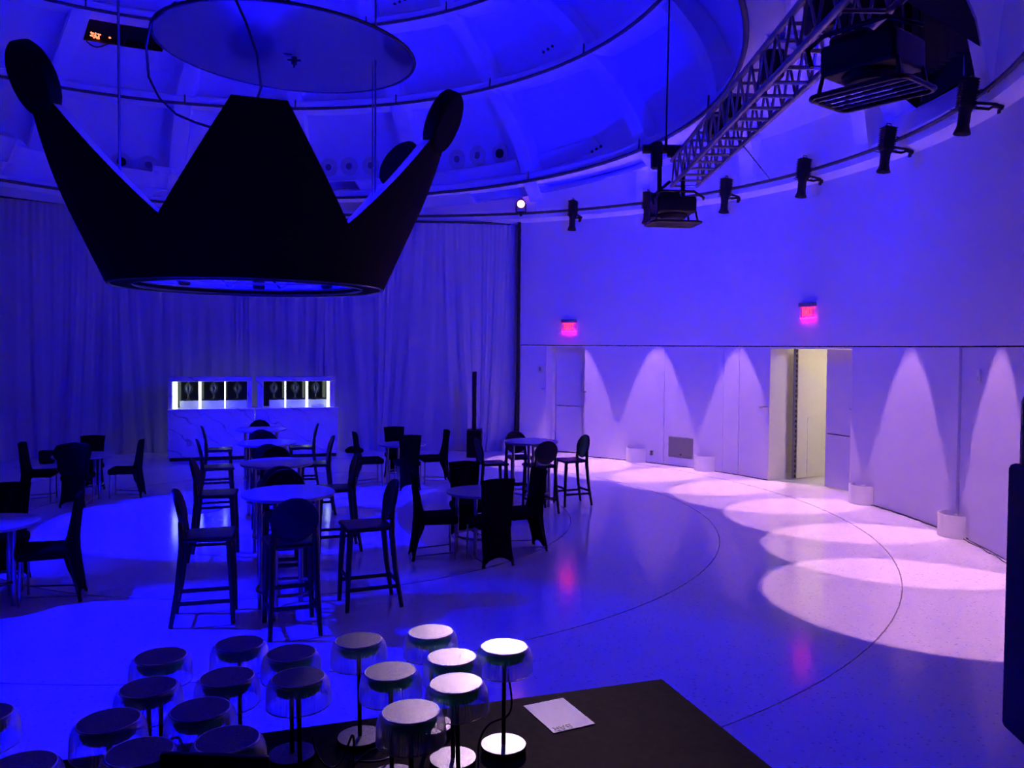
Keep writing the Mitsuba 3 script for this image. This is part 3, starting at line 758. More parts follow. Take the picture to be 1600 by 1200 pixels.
# straight edges on the rolled-out cone: the angle shrinks by sin(alpha), the radius is the slant length
_sa = KK / math.sqrt(1 + KK * KK)
def _unroll(p, z):
    R = (KR + KK * (z - KZ)) / _sa
    return np.array([R * math.cos(p * _sa), R * math.sin(p * _sa)])
def _top(p):
    i = min(max(int(np.searchsorted(ph, p, side='right')) - 1, 0), len(ph) - 2)
    A, B = _unroll(ph[i], zt[i]), _unroll(ph[i + 1], zt[i + 1])
    d = np.array([math.cos(p * _sa), math.sin(p * _sa)])
    e = B - A
    R = (A[0] * e[1] - A[1] * e[0]) / (d[0] * e[1] - d[1] * e[0])
    return KZ + (R * _sa - KR) / KK
ztop = np.array([_top(p) for p in dense])
TK = 0.11
nz = 8
def cone_grid(off):
    rows = []
    for q in np.linspace(0, 1, nz):
        z = KZ + (ztop - KZ) * q
        r = KR + KK * (z - KZ) + off
        rows.append(np.stack([KC[0] + r * np.cos(dense), KC[1] + r * np.sin(dense), z], 1))
    return np.array(rows)
go, gi = cone_grid(0.0), cone_grid(-TK)
put('crown__shell', cat(grid(go), grid(np.stack([go[0], gi[0]]), True)), 'crown_black', smooth=25)
put('crown__lining', cat(grid(gi, True), grid(np.stack([go[-1], gi[-1]]))), 'crown_lining', smooth=25)
tag('crown__lining', 'pale inner face and edges lit blue')
tag('crown', 'huge matt black crown with six points hanging over the room', 'crown')
KM = trimesh.transformations.translation_matrix([KC[0], KC[1], KZ])
put('crown__bottom_ring', moved(lathe([(1.345, 0.06), (1.335, 0.0), (1.35, -0.012), (1.56, -0.012), (1.60, -0.004), (1.618, 0.02), (1.612, 0.05), (1.50, 0.05), (1.345, 0.06)], 120), KM), 'crown_black', smooth=40)
put('crown__lip', moved(lathe([(1.335 + 0.014 * math.cos(a), -0.006 + 0.014 * math.sin(a)) for a in np.linspace(0, 2 * PI, 9)], 120), KM), 'crown_lip', smooth=60)
put('crown__lip_001', moved(lathe([(1.585 + 0.022 * math.cos(a), -0.006 + 0.016 * math.sin(a)) for a in np.linspace(0, 2 * PI, 9)], 120), KM), 'crown_lip', smooth=60)
for k in (1, 2, 3, 5):
    c0 = PHI0 + k * SP
    p = cone(c0, ZN + 0.27, -TK / 2)
    sl = np.array([KK * math.cos(c0), KK * math.sin(c0), 1.0]); sl /= np.linalg.norm(sl)
    tn = np.array([-math.sin(c0), math.cos(c0), 0])
    nn = np.cross(tn, sl)
    M = np.eye(4); M[:3, 0], M[:3, 1], M[:3, 2], M[:3, 3] = tn, sl, nn, p
    rr, hh = 0.37, 0.085
    put(numbered('crown__ball'), moved(lathe([(0, -hh), (rr - 0.03, -hh), (rr, -hh + 0.03), (rr, hh - 0.03), (rr - 0.03, hh), (0, hh)], 40), M), 'crown_black', smooth=35)
# inner ring truss, visible through the bottom opening
def ringtube(r, z, rad):
    a = np.linspace(0, 2 * PI, 72, endpoint=False)
    return tube(np.stack([KC[0] + r * np.cos(a), KC[1] + r * np.sin(a), 0 * a + z], 1), rad, 8, closed=True)
for r, z in ((1.30, KZ + 0.06), (1.36, KZ + 0.44)):
    put(numbered('crown__truss_ring'), ringtube(r, z, 0.022), 'aluminium', smooth=60)
put('crown__led_strip', moved(lathe([(1.20, 0.20), (1.14, 0.20)], 72), KM), 'plate_grey', smooth=False, emitter=glow(np.array([0.004, 0.002, 1.0]) * CROWN_LED))
put('crown__led_channel', moved(lathe([(1.135, 0.205), (1.135, 0.185), (1.205, 0.185), (1.205, 0.205)], 72), KM), 'black_satin', smooth=30)
put('crown__led_strip_001', moved(lathe([(1.24, 0.12), (1.24, 0.15)], 72), KM), 'plate_grey', smooth=False, emitter=glow(np.array([0.001, 0.001, 1.0]) * 60))
for i in range(24):
    a, b = 2 * PI * i / 24, 2 * PI * (i + 1) / 24
    p = np.array([KC[0] + 1.30 * math.cos(a), KC[1] + 1.30 * math.sin(a), KZ + 0.06]); q = np.array([KC[0] + 1.36 * math.cos(b), KC[1] + 1.36 * math.sin(b), KZ + 0.44])
    if i % 2:
        p, q = np.array([KC[0] + 1.36 * math.cos(a), KC[1] + 1.36 * math.sin(a), KZ + 0.44]), np.array([KC[0] + 1.30 * math.cos(b), KC[1] + 1.30 * math.sin(b), KZ + 0.06])
    put(numbered('crown__truss_brace'), cyl(p, q, 0.014, 6), 'aluminium' if i % 3 else 'black_satin')
for i in range(8):
    a = 2 * PI * (i + 0.3) / 8
    put(numbered('crown__inner_box'), moved(rbox([1.29, 0, 0.15], [0.08, 0.16, 0.16], 0.02, 6), trimesh.transformations.translation_matrix([KC[0], KC[1], KZ]) @ trimesh.transformations.rotation_matrix(a, [0, 0, 1])), 'black_satin')
# the cover disc above the crown, its chain and cables
DC = np.array([-2.80, 10.05, 5.77])
DR = 1.54
Md = trimesh.transformations.translation_matrix(DC) @ trimesh.transformations.rotation_matrix(math.radians(2.2), [0, 1, 0])
put('metal_disc__plate', moved(lathe([(0.0, -0.012), (0.6, -0.012), (1.2, -0.008), (DR - 0.02, 0.0), (DR - 0.02, 0.022), (0.0, 0.03)], 120), Md), 'disc_metal', smooth=40)
put('metal_disc__rim', moved(lathe([(DR - 0.01 + 0.022 * math.cos(a), 0.008 + 0.022 * math.sin(a)) for a in np.linspace(0, 2 * PI, 9)], 120), Md), 'black_satin', smooth=60)
put('metal_disc__centre_boss', moved(cat(cyl([0.05, 0.1, -0.012], [0.05, 0.1, -0.10], 0.035, 12), box([0.05, 0.1, -0.05], [0.16, 0.02, 0.02]), box([0.05, 0.1, -0.06], [0.02, 0.02, 0.16])), Md), 'black_satin')
tag('metal_disc', 'large round brushed metal disc hanging on a chain above the crown', 'disc')
def link(c, L, w, r, turn):
    h = L / 2 - w / 2
    pts = [[w / 2 * math.cos(a), 0, h + w / 2 * math.sin(a)] for a in np.linspace(0, PI, 7)] + [[w / 2 * math.cos(a), 0, -h + w / 2 * math.sin(a)] for a in np.linspace(PI, 2 * PI, 7)]
    m = tube(pts, r, 7, closed=True)
    m.apply_transform(trimesh.transformations.rotation_matrix(turn, [0, 0, 1]))
    m.apply_translation(c)
    return m
for i in range(20):
    put(numbered('chain__link'), link([DC[0] - 0.0, DC[1], DC[2] + 0.10 + 0.175 * i], 0.235, 0.135, 0.022, (i % 2) * PI / 2 + 0.25), 'black_satin', smooth=60)
tag('chain', 'heavy dark chain from which the metal disc hangs', 'chain')
cable('suspension_cable_001', [[-4.86, 10.05, 4.20], [-4.88, 10.05, 9.5]], 0.016, 'steel cable at the left rising from the crown past the dark window', 'cable_steel')
cable('suspension_cable_002', [[-1.75, 10.15, 4.05], [-1.75, 10.15, 9.3]], 0.013, 'steel cable passing through the right part of the metal disc to the crown', 'cable_steel')
cable('ladder_wire', [[-1.78, 10.13, 4.05], [-1.78, 10.13, 5.7]], 0.007, 'thin dotted wire beside the right crown cable below the disc', 'chrome')
cable('disc_cable', [DC + np.array(v) for v in ([-0.30, -1.46, 0.25], [-0.12, -1.56, 0.02], [-0.02, -1.50, -0.22], [0.05, -1.35, -0.50], [0.03, -1.15, -0.78], [-0.10, -1.0, -0.98], [-0.18, -1.1, -1.12])], 0.014, 'thin dark cable hanging in a curve in front of the metal disc centre')
cable('disc_cable_001', [DC + np.array(v) for v in ([-0.85, -1.25, 0.08], [-1.25, -0.95, -0.02], [-1.46, -0.60, -0.15], [-1.50, -0.45, -0.45], [-1.36, -0.5, -0.70], [-1.12, -0.6, -0.92], [-0.85, -0.75, -1.05], [-0.6, -0.9, -1.15])], 0.015, 'thin dark cable looping below the left rim of the metal disc')
cable('disc_cable_002', [DC + np.array(v) for v in ([-0.02, -0.05, 0.75], [-0.14, -0.25, 0.74], [-0.22, -0.60, 0.55], [-0.25, -1.2, 0.20], [-0.24, -1.5, 0.03])], 0.012, 'short dark cable bowing from the chain to the top rim of the metal disc')

# ------------------------------------------------------------------ the bar: two marble units with lit display hutches
BU, BV = np.array([0.9488, 0.3158, 0]), np.array([-0.3158, 0.9488, 0])
BO = np.array([-6.50, 15.23, 0])
BM = np.eye(4); BM[:3, 0], BM[:3, 1], BM[:3, 2], BM[:3, 3] = BU, BV, [0, 0, 1], BO
def bput(key, mesh, m, smooth=30, **kw):
    return put(key, moved(mesh, BM), m, smooth, **kw)
def rb(u0, u1, v0, v1, z0, z1, r=0.008):
    return rbox([(u0 + u1) / 2, (v0 + v1) / 2, (z0 + z1) / 2], [u1 - u0, v1 - v0, z1 - z0], r, 4)
BARS = [(0.0, 1.56, 'left marble bar counter under the lit display', 'left lit display hutch with a marble header on the bar'),
        (1.575, 3.14, 'right marble bar counter under the lit display', 'right lit display hutch with a marble header on the bar')]
POSTS = [[(0.085, 0.08), (0.535, 0.055), (1.00, 0.03)], [(2.12, 0.03), (2.52, 0.05), (2.93, 0.055)]]
ENDS = [[(0.0, 0.075), (1.42, 1.51)], [(1.61, 1.72), (2.99, 3.09)]]
for i, (u0, u1, l1, l2) in enumerate(BARS):
    key = numbered('bar_counter')
    bput(key + '__front', rb(u0, u1, 0.0, 0.05, 0.07, 0.96), 'marble')
    bput(key + '__side', rb(u0, u0 + 0.04, 0.05, 0.70, 0.07, 0.96), 'marble')
    bput(key + '__side_001', rb(u1 - 0.04, u1, 0.05, 0.70, 0.07, 0.96), 'marble')
    bput(key + '__worktop', rb(u0, u1 + (0.0 if i == 0 else 0.03), -0.03, 0.72, 0.955, 0.985), 'marble')
    bput(key + '__kick', rb(u0 + 0.03, u1 - 0.03, 0.04, 0.66, 0.0, 0.07), 'black_satin')
    tag(key, l1, 'bar')
    key = numbered('display_hutch')
    bput(key + '__header', rb(u0 + 0.01, u1 - (0.05 if i == 0 else 0.03), 0.12, 0.66, 1.50, 1.585), 'marble')
    for a, b in ENDS[i]:
        bput(numbered(key + '__end_panel'), rb(a, b, 0.14, 0.64, 0.985, 1.50), 'marble')
    for c, w in POSTS[i]:
        bput(numbered(key + '__light_post'), rb(c, c + w, 0.14, 0.17, 0.985, 1.50, 0.004), 'plate_grey', emitter=glow((1.9, 2.3, 1.9)))
    bput(key + '__back_panel', rb(ENDS[i][0][1], ENDS[i][1][0], 0.60, 0.62, 0.985, 1.50, 0.004), 'smoke_glass')
    bput(key + '__shelf', rb(ENDS[i][0][1] + 0.12, ENDS[i][1][0] - 0.005, 0.30, 0.56, 0.985, 1.115, 0.006), 'scoop_white')
    bput(key + '__shelf_edge', rb(ENDS[i][0][1] + 0.12, ENDS[i][1][0] - 0.005, 0.285, 0.30, 1.10, 1.125, 0.004), 'scoop_white')
    tag(key, l2, 'display case')
bput('counter_lamp', rb(0.2, 2.9, 0.62, 0.66, 0.80, 0.83, 0.004), 'plate_grey', emitter=glow((2.6, 2.7, 2.4)))
tag('counter_lamp', 'work light strip under the rear edge of the bar', 'work light')
bput('napkin_stack', cat(rb(2.62, 2.90, 0.18, 0.27, 0.987, 1.02, 0.006), rb(2.66, 2.88, 0.19, 0.26, 1.0205, 1.035, 0.004)), 'paper')
tag('napkin_stack', 'small white stack lying in the right display beside its last light post', 'napkins')
vessel = lathe([(0.0, 0.0), (0.075, 0.0), (0.06, 0.02), (0.02, 0.05), (0.018, 0.12), (0.06, 0.17), (0.085, 0.24), (0.07, 0.30), (0.03, 0.34), (0.022, 0.37)], 24)
VES = [(0.34, 'crystal vessel in the left display, first from the left'), (0.80, 'crystal vessel in the left display, in its middle bay'), (1.24, 'crystal vessel in the left display, nearest the bar middle'),
       (1.93, 'crystal vessel in the right display, nearest the bar middle'), (2.34, 'crystal vessel in the right display, in its middle bay'), (2.74, 'crystal vessel in the right display, in its last bay')]
for u_, lab in VES:
    key = numbered('crystal_vessel')
    bput(key, moved(vessel, trimesh.transformations.translation_matrix([u_, 0.43, 1.116])), 'vessel_glass', smooth=40)
    tag(key, lab, 'vessel', 'crystal vessels in the lit displays')

# ------------------------------------------------------------------ tables
def copies(parts, key, M, matmap, smooth=30):
    for k, d in parts.items():
        scene[key + '__' + k] = {**d, 'to_world': M}
def tab_parts(h, r):
    P = {}
    top = lathe([(0.0, h - 0.030), (r - 0.02, h - 0.030), (r, h - 0.024), (r, h - 0.004), (r - 0.004, h), (0.0, h)], 64)
    P['tabletop'] = mikit.ply(top, 'table_laminate', 30)
    for i, a in enumerate(np.radians([63.4, 153.4, 243.4, 333.4])):
        c, s = math.cos(a), math.sin(a)
        P['leg' + ('' if i == 0 else '_%03d' % i)] = mikit.ply(cyl([0.25 * c, 0.25 * s, 0], [0.25 * c, 0.25 * s, h - 0.03], 0.021, 12), 'chrome', 60)
    P['foot_ring'] = mikit.ply(moved(lathe([(0.25 + 0.014 * math.cos(a), 0.20 + 0.014 * math.sin(a)) for a in np.linspace(0, 2 * PI, 9)], 40), np.eye(4)), 'chrome', 60)
    P['under_frame'] = mikit.ply(cat(box([0, 0, h - 0.045], [0.5, 0.05, 0.03]), box([0, 0, h - 0.045], [0.05, 0.5, 0.03])), 'chrome', False)
    return P
GRID = 18.4
TALL = [((-1.862, 6.704), 0.99, 'high round table nearest the camera in the row of four', 0.375),
        ((-2.504, 8.579), 0.97, 'second high round table from the camera in the row towards the bar', 0.372),
        ((-3.187, 10.465), 0.955, 'third high round table from the camera in the row towards the bar', 0.372),
        ((-3.833, 12.299), 0.94, 'high round table closest to the marble bar', 0.365),
        ((0.234, 11.249), 0.91, 'high round table beside the pink light pools at the right', 0.372)]
LOW = [((-0.36, 8.66), 0.67, 'low round table in the middle of the room right of the stools', 0.36),
       ((-1.79, 13.02), 0.645, 'low round table in front of the curtain between bar and column speaker', 0.38),
       ((-6.13, 11.55), 0.625, 'low round table at the left in front of the curtain', 0.40),
       ((-4.44, 6.82), 0.69, 'low round table cut by the left edge of the picture', 0.40)]
for (xy, h, lab, r) in TALL:
    key = numbered('bar_table')
    copies(tab_parts(h, r), key, frame([xy[0], xy[1], 0.002], GRID), None)
    tag(key, lab, 'table', 'high tables with stools')
for (xy, h, lab, r) in LOW:
    key = numbered('round_table')
    copies(tab_parts(h, r), key, frame([xy[0], xy[1], 0.002], GRID), None)
    tag(key, lab, 'table', 'low round tables')

# ------------------------------------------------------------------ bar stools with oval backs
def stool_parts():
    P = {}
    ss = []
    seat = from_man(m3.Manifold.batch_hull([m3.Manifold.sphere(0.02, 8).translate([x, y, 0.675]) for x, y in ((-0.165, -0.175), (0.165, -0.175), (0.19, 0.185), (-0.19, 0.185))]))
    P['seat'] = (seat, 'black_gloss')
    # oval back, curved a little, leaning backwards
    n = 36
    a = np.linspace(0, 2 * PI, n, endpoint=False)
    def ovr(sc, off):
        x = 0.182 * sc * np.cos(a); z = 0.885 + 0.175 * sc * np.sin(a)
        y = -0.175 - 0.22 * (z - 0.69) + 0.55 * x * x + off
        return np.stack([x, y, z], 1)
    rings = [ovr(0.02, 0.012), ovr(0.5, 0.012), ovr(0.86, 0.012), ovr(0.97, 0.016), ovr(1.0, 0.0), ovr(0.97, -0.016), ovr(0.86, -0.012), ovr(0.5, -0.012), ovr(0.02, -0.012)]
    g = np.array([np.vstack([r, r[:1]]) for r in rings])
    P['back'] = (grid(g, True), 'black_gloss')
    def leg(x0, y0, x1, y1, ztop, r0=0.026, r1=0.018):
        return cat(tube([[x0, y0, ztop], [(x0 + x1) / 2, (y0 + y1) / 2 + 0.004, ztop / 2], [x1, y1, 0.0]], [r0, (r0 + r1) / 2 + 0.001, r1], 10))
    P['leg'] = (leg(-0.165, 0.165, -0.185, 0.195, 0.67), 'black_gloss')
    P['leg_001'] = (leg(0.165, 0.165, 0.185, 0.195, 0.67), 'black_gloss')
    def rear(s):
        return tube([[s * 0.150, -0.196, 0.82], [s * 0.158, -0.186, 0.72], [s * 0.160, -0.183, 0.62], [s * 0.170, -0.215, 0.3], [s * 0.185, -0.265, 0.0]], [0.017, 0.024, 0.026, 0.022, 0.017], 10)
    P['leg_002'] = (rear(-1), 'black_gloss')
    P['leg_003'] = (rear(1), 'black_gloss')
    P['stretcher'] = (rbox([0, 0.186, 0.27], [0.35, 0.02, 0.032], 0.006, 4), 'black_gloss')
    P['stretcher_001'] = (rbox([0, -0.222, 0.22], [0.35, 0.02, 0.032], 0.006, 4), 'black_gloss')
    P['stretcher_002'] = (rbox([-0.177, -0.02, 0.18], [0.02, 0.42, 0.032], 0.006, 4), 'black_gloss')
    P['stretcher_003'] = (rbox([0.177, -0.02, 0.18], [0.02, 0.42, 0.032], 0.006, 4), 'black_gloss')
    return {k: mikit.ply(m, b, 40) for k, (m, b) in P.items()}
STOOL = stool_parts()
TNAME = ['the nearest high table', 'the second high table', 'the third high table', 'the high table nearest the bar', 'the high table by the pink pools']
SIDE = {'left': (-1, 0, -90), 'right': (1, 0, 90), 'front': (0, -1, 0), 'back': (0, 1, 180)}
STOOL_D = {(0, 'left'): 0.62, (0, 'right'): 0.64, (0, 'front'): 0.42, (0, 'back'): 0.60, (4, 'left'): 0.56, (4, 'right'): 0.60, (4, 'front'): 0.36, (4, 'back'): 0.50}
def grid_pos(xy, sx, sy, d):
    a = math.radians(GRID)
    return (xy[0] + d * (sx * math.cos(a) - sy * math.sin(a)), xy[1] + d * (sx * math.sin(a) + sy * math.cos(a)))
WHERE = {'left': 'left of', 'right': 'right of', 'front': 'in front of', 'back': 'behind'}
for i, (xy, h, lab, r) in enumerate(TALL):
    for side, (sx, sy, rz) in SIDE.items():
        d = STOOL_D.get((i, side), 0.60 if side != 'front' else 0.52)
        p = grid_pos(xy, sx, sy, d)
        key = numbered('bar_stool')
        jit = ((i * 7 + len(side) * 5) % 9 - 4) * 1.2
        copies(STOOL, key, frame([p[0], p[1], 0.002], GRID + rz + jit, h / 0.99), None)
        tag(key, 'black oval-backed bar stool %s %s' % (WHERE[side], TNAME[i]), 'bar stool', 'oval-backed bar stools')

# ------------------------------------------------------------------ chairs in black stretch covers
def chair_parts():
    P = {}
    c = m3.Manifold.batch_hull([m3.Manifold.sphere(0.028, 10).translate([x, y, z]) for x, y in ((-0.155, -0.14), (0.155, -0.14), (0.175, 0.20), (-0.175, 0.20)) for z in (0.395, 0.425)])
    P['seat'] = (from_man(c), 'black_fabric')
    # cover: a panel that runs from the top rail to the floor behind, with an arched hem
    nz, nx = 26, 15
    zz = np.linspace(0, 1, nz)
    def yback(z):           # profile of the rear face
        return np.interp(z, [0.0, 0.25, 0.42, 0.55, 0.88], [-0.245, -0.215, -0.20, -0.200, -0.232])
    def thick(z):
        return np.interp(z, [0.0, 0.18, 0.30, 0.42, 0.55, 0.88], [0.03, 0.05, 0.10, 0.12, 0.07, 0.035])
    def half(z):
        return np.interp(z, [0.0, 0.15, 0.42, 0.70, 0.88], [0.175, 0.150, 0.145, 0.165, 0.182])
    def face(front):
        rows = []
        for j in range(nz):
            row = []
            for xi in np.linspace(-1, 1, nx):
                z0 = 0.095 * (1 - xi * xi) ** 0.8           # arched hem between the rear legs
                z = z0 + (0.88 - z0) * zz[j]
                w = half(z)
                t = thick(z) * (1 - 0.35 * abs(xi) ** 4)
                y = yback(z) + 0.010 * (1 - xi * xi) * -1 + 0.004 * math.sin(9 * xi + 14 * z)
                row.append([xi * w, y + (t if front else 0.0), z + (0.006 * math.cos(xi * 2.5) if j == nz - 1 else 0)])
            rows.append(row)
        return np.array(rows)
    A, B = face(True), face(False)
    edge = np.concatenate([A[0], A[1:, -1], A[-1][::-1][1:], A[::-1][1:, 0]]), np.concatenate([B[0], B[1:, -1], B[-1][::-1][1:], B[::-1][1:, 0]])
    m = cat(grid(A, True), grid(B), grid(np.stack(edge)))
    P['back_cover'] = (m, 'black_fabric')
    for i, s in enumerate((-1, 1)):
        P['leg' + ('' if i == 0 else '_001')] = (cyl([s * 0.165, 0.195, 0.39], [s * 0.17, 0.20, 0.0], 0.0105, 10), 'chrome')
        P['rear_leg' + ('' if i == 0 else '_001')] = (tube([[s * 0.14, -0.15, 0.38], [s * 0.145, -0.19, 0.2], [s * 0.155, -0.245, 0.0]], [0.014, 0.013, 0.011], 10), 'black_satin')
    P['side_rail'] = (cyl([-0.17, 0.2, 0.075], [-0.16, -0.235, 0.05], 0.007, 6), 'chrome')
    P['side_rail_001'] = (cyl([0.17, 0.2, 0.075], [0.16, -0.235, 0.05], 0.007, 6), 'chrome')
    return {k: mikit.ply(mm, b, 50) for k, (mm, b) in P.items()}
CHAIR = chair_parts()
LNAME = ['the low table mid-room', 'the low table near the column speaker', 'the low table at left', 'the low table cut by the left edge']
CH_D = {(0, 'left'): 0.50, (0, 'right'): 0.46, (0, 'front'): 0.36, (0, 'back'): 0.52, (1, 'left'): 0.55, (1, 'right'): 0.52, (1, 'front'): 0.42,
        (2, 'left'): 0.56, (2, 'right'): 0.56, (2, 'front'): 0.46, (3, 'right'): 0.48, (3, 'back'): 0.52}
for i, (xy, h, lab, r) in enumerate(LOW):
    for side, (sx, sy, rz) in SIDE.items():
        if i == 3 and side in ('left', 'front'):
            continue
        p = grid_pos(xy, sx, sy, CH_D.get((i, side), 0.52))
        key = numbered('covered_chair')
        jit = ((i * 5 + len(side) * 7) % 9 - 4) * 1.5
        copies(CHAIR, key, frame([p[0], p[1], 0.002], GRID + rz + jit, h / 0.67), None)
        tag(key, 'chair in black stretch cover %s %s' % (WHERE[side], LNAME[i]), 'chair', 'chairs in black covers')
# coat hung over the back of one chair at the left
p = grid_pos(LOW[2][0], 0, -1, 0.46)
cm = m3.Manifold.batch_hull([m3.Manifold.sphere(0.045, 8).translate([x, y, z]) for x, y, z in ((-0.20, -0.235, 0.86), (0.16, -0.235, 0.87), (-0.22, -0.215, 0.80), (0.18, -0.215, 0.80), (-0.15, -0.19, 0.5), (0.15, -0.19, 0.48), (0.0, -0.22, 0.90))])
cmesh = from_man(cm.refine_to_length(0.03)); vv = np.array(cmesh.vertices); vv += 0.022 * (meshkit.noise(vv * 9.0, 3)[:, None] - 0.5) * np.array([1, 1, 0.6]) * 2
put('jacket', trimesh.Trimesh(vv, cmesh.faces, process=False), 'black_fabric', 60, frame([p[0], p[1], 0.004], GRID, 0.93))
tag('jacket', 'dark jacket draped over the chair on the camera side of the left low table', 'jacket')

# ------------------------------------------------------------------ column speaker, floor things by the curtain
cs0 = np.array([-0.80, 16.35, 0])
put('column_speaker__subwoofer', moved(rbox([0, 0, 0.275], [0.30, 0.36, 0.55], 0.012, 6), trimesh.transformations.translation_matrix(cs0)), 'black_satin')
put('column_speaker__grille', moved(rbox([0, -0.186, 0.29], [0.26, 0.012, 0.48], 0.004, 4), trimesh.transformations.translation_matrix(cs0)), 'black_fabric')
put('column_speaker__column', moved(rbox([-0.01, 0, 1.13], [0.085, 0.09, 1.16], 0.01, 6), trimesh.transformations.translation_matrix(cs0)), 'black_satin')
tag('column_speaker', 'slim black column speaker on a subwoofer box in front of the curtain', 'speaker')
put('floor_uplight__housing', moved(cat(rbox([0, 0, 0.13], [0.26, 0.14, 0.22], 0.03), lathe([(0.0, 0.0), (0.12, 0.0), (0.12, 0.02), (0.0, 0.02)], 16)), trimesh.transformations.translation_matrix([-8.6, 14.95, 0])), 'black_satin')
tag('floor_uplight', 'small dark floor light by the curtain at the far left', 'floor light')
gb = from_man(m3.Manifold.batch_hull([m3.Manifold.sphere(0.05, 10).translate([x, y, z]) for x, y, z in ((-0.14, 0, 0.05), (0.14, 0.02, 0.05), (-0.07, 0.03, 0.09), (0.08, 0.0, 0.08))]).refine_to_length(0.04))
put('equipment_bag', moved(gb, trimesh.transformations.translation_matrix([-3.30, 16.75, 0.0])), 'black_fabric', 60)
tag('equipment_bag', 'dark bag lying on the floor at the right end of the bar', 'bag')
put('floor_box', moved(lathe([(0.0, 0.004), (0.27, 0.004), (0.285, 0.0035), (0.30, 0.001)], 48), trimesh.transformations.translation_matrix([-4.2, 10.84, 0])), 'hatch_grey')
tag('floor_box', 'round metal floor box cover set in the terrazzo left of the stools', 'floor box')

# ------------------------------------------------------------------ things on the right wall
SC = [(72.2, 'half-round white floor scoop behind the high table by the pink pools'), (51.4, 'half-round white floor scoop left of the grey wall hatch'),
      (40.0, 'half-round white floor scoop right of the grey wall hatch'), (14.2, 'half-round white floor scoop right of the open doorway'), (-1.1, 'half-round white floor scoop nearest the camera')]
for a, lab in SC:
    key = numbered('floor_scoop')
    p = wall_pt(a, WALL_R - 0.012)
    R_, t_, H_ = 0.205, 0.008, 0.27
    prof_ = [(R_ - t_, 0.0), (R_ - t_, H_), (R_, H_), (R_, 0.0), (R_ - t_, 0.0)]
    shell = lathe(prof_, 28, math.radians(a + 90), math.radians(a + 270))
    put(key + '__shell', moved(shell, trimesh.transformations.translation_matrix([p[0], p[1], 0.002])), 'scoop_white', 40)
    p2 = wall_pt(a, WALL_R - 0.10)
    put(key + '__lamp', moved(cat(lathe([(0.0, 0.10), (0.055, 0.10), (0.06, 0.19), (0.05, 0.19), (0.045, 0.15), (0.0, 0.15)], 16)), trimesh.transformations.translation_matrix([p2[0], p2[1], 0])), 'plate_grey', 40)
    p3 = wall_pt(a, WALL_R - 0.03)
    put(key + '__bracket', box([p3[0], p3[1], H_ - 0.02], [0.05, 0.05, 0.015], (math.radians(a), [0, 0, 1])), 'plate_grey', False)
    tag(key, lab, 'wall light', 'half-round floor scoops along the wall')

def wallM(a, z, r=WALL_R):
    p = wall_pt(a, r, z)
    d = -np.array([math.cos(math.radians(a)), math.sin(math.radians(a)), 0])
    return lookframe(p, d)
Mh = wallM(44.15, 0.36)
put('wall_hatch__frame', moved(rbox([0, 0, 0.004], [0.54, 0.385, 0.03], 0.006, 4), Mh), 'hatch_grey')
put('wall_hatch__door', moved(rbox([0, 0.005, 0.016], [0.49, 0.335, 0.02], 0.004, 4), Mh), 'hatch_grey')
put('wall_hatch__latch', moved(cat(cyl([0.02, -0.13, 0.02], [0.02, -0.13, 0.034], 0.016, 12), box([0.02, -0.135, 0.03], [0.012, 0.03, 0.01])), Mh), 'gap_dark')
tag('wall_hatch', 'grey metal hatch low on the right wall between two floor scoops', 'hatch')
Mo = wallM(48.97, 0.20)
put('wall_outlet__plate', moved(rbox([0, 0, 0.003], [0.075, 0.095, 0.012], 0.003, 4), Mo), 'hatch_grey')
for y in (-0.02, 0.02):
    put(numbered('wall_outlet__socket'), moved(rbox([0, y, 0.008], [0.032, 0.026, 0.006], 0.002, 4), Mo), 'gap_dark')
tag('wall_outlet', 'small dark power outlet left of the grey hatch', 'outlet')
put('cover_plate', moved(rbox([0, 0, 0.003], [0.06, 0.10, 0.010], 0.003, 4), wallM(51.0, 0.24)), 'plaster')
tag('cover_plate', 'white blank plate low on the wall beside the second floor scoop', 'cover plate')
Ms = wallM(67.55, 1.76)
put('wall_switch__plate', moved(rbox([0, 0, 0.004], [0.11, 0.15, 0.014], 0.004, 4), Ms), 'plate_grey')
put('wall_switch__rocker', moved(rbox([0, 0, 0.010], [0.05, 0.08, 0.012], 0.003, 4), Ms), 'hatch_grey')
tag('wall_switch', 'small grey switch plate left of the recessed far door', 'switch')
Ms = wallM(31.2, 1.22)
put('door_reader__plate', moved(rbox([0, 0, 0.004], [0.10, 0.05, 0.012], 0.004, 4), Ms), 'plate_grey')
put('door_reader__slot', moved(box([0, 0, 0.010], [0.07, 0.008, 0.004]), Ms), 'gap_dark', False)
tag('door_reader', 'small card reader left of the open doorway', 'card reader')
Mt = wallM(-4.3, 1.92)
put('wall_sensor__housing', moved(rbox([0, 0, 0.012], [0.065, 0.16, 0.03], 0.012, 8), Mt), 'scoop_white')
put('wall_sensor__window', moved(rbox([0, -0.03, 0.024], [0.035, 0.05, 0.012], 0.004, 6), Mt), 'plate_grey')
tag('wall_sensor', 'small white rounded sensor box at the right end of the wall', 'sensor')
cbl = [wall_pt(a, WALL_R - 0.03 - 0.02 * math.sin(a * 1.3) ** 2, 0.012) for a in np.linspace(13, -3, 40)] + [wall_pt(a, WALL_R - 0.035 - 0.02 * math.sin(a * 1.1) ** 2, 0.012) for a in np.linspace(-3.2, -19, 30)]
cable('floor_cable', cbl, 0.005, 'thin dark cable lying along the foot of the right wall')

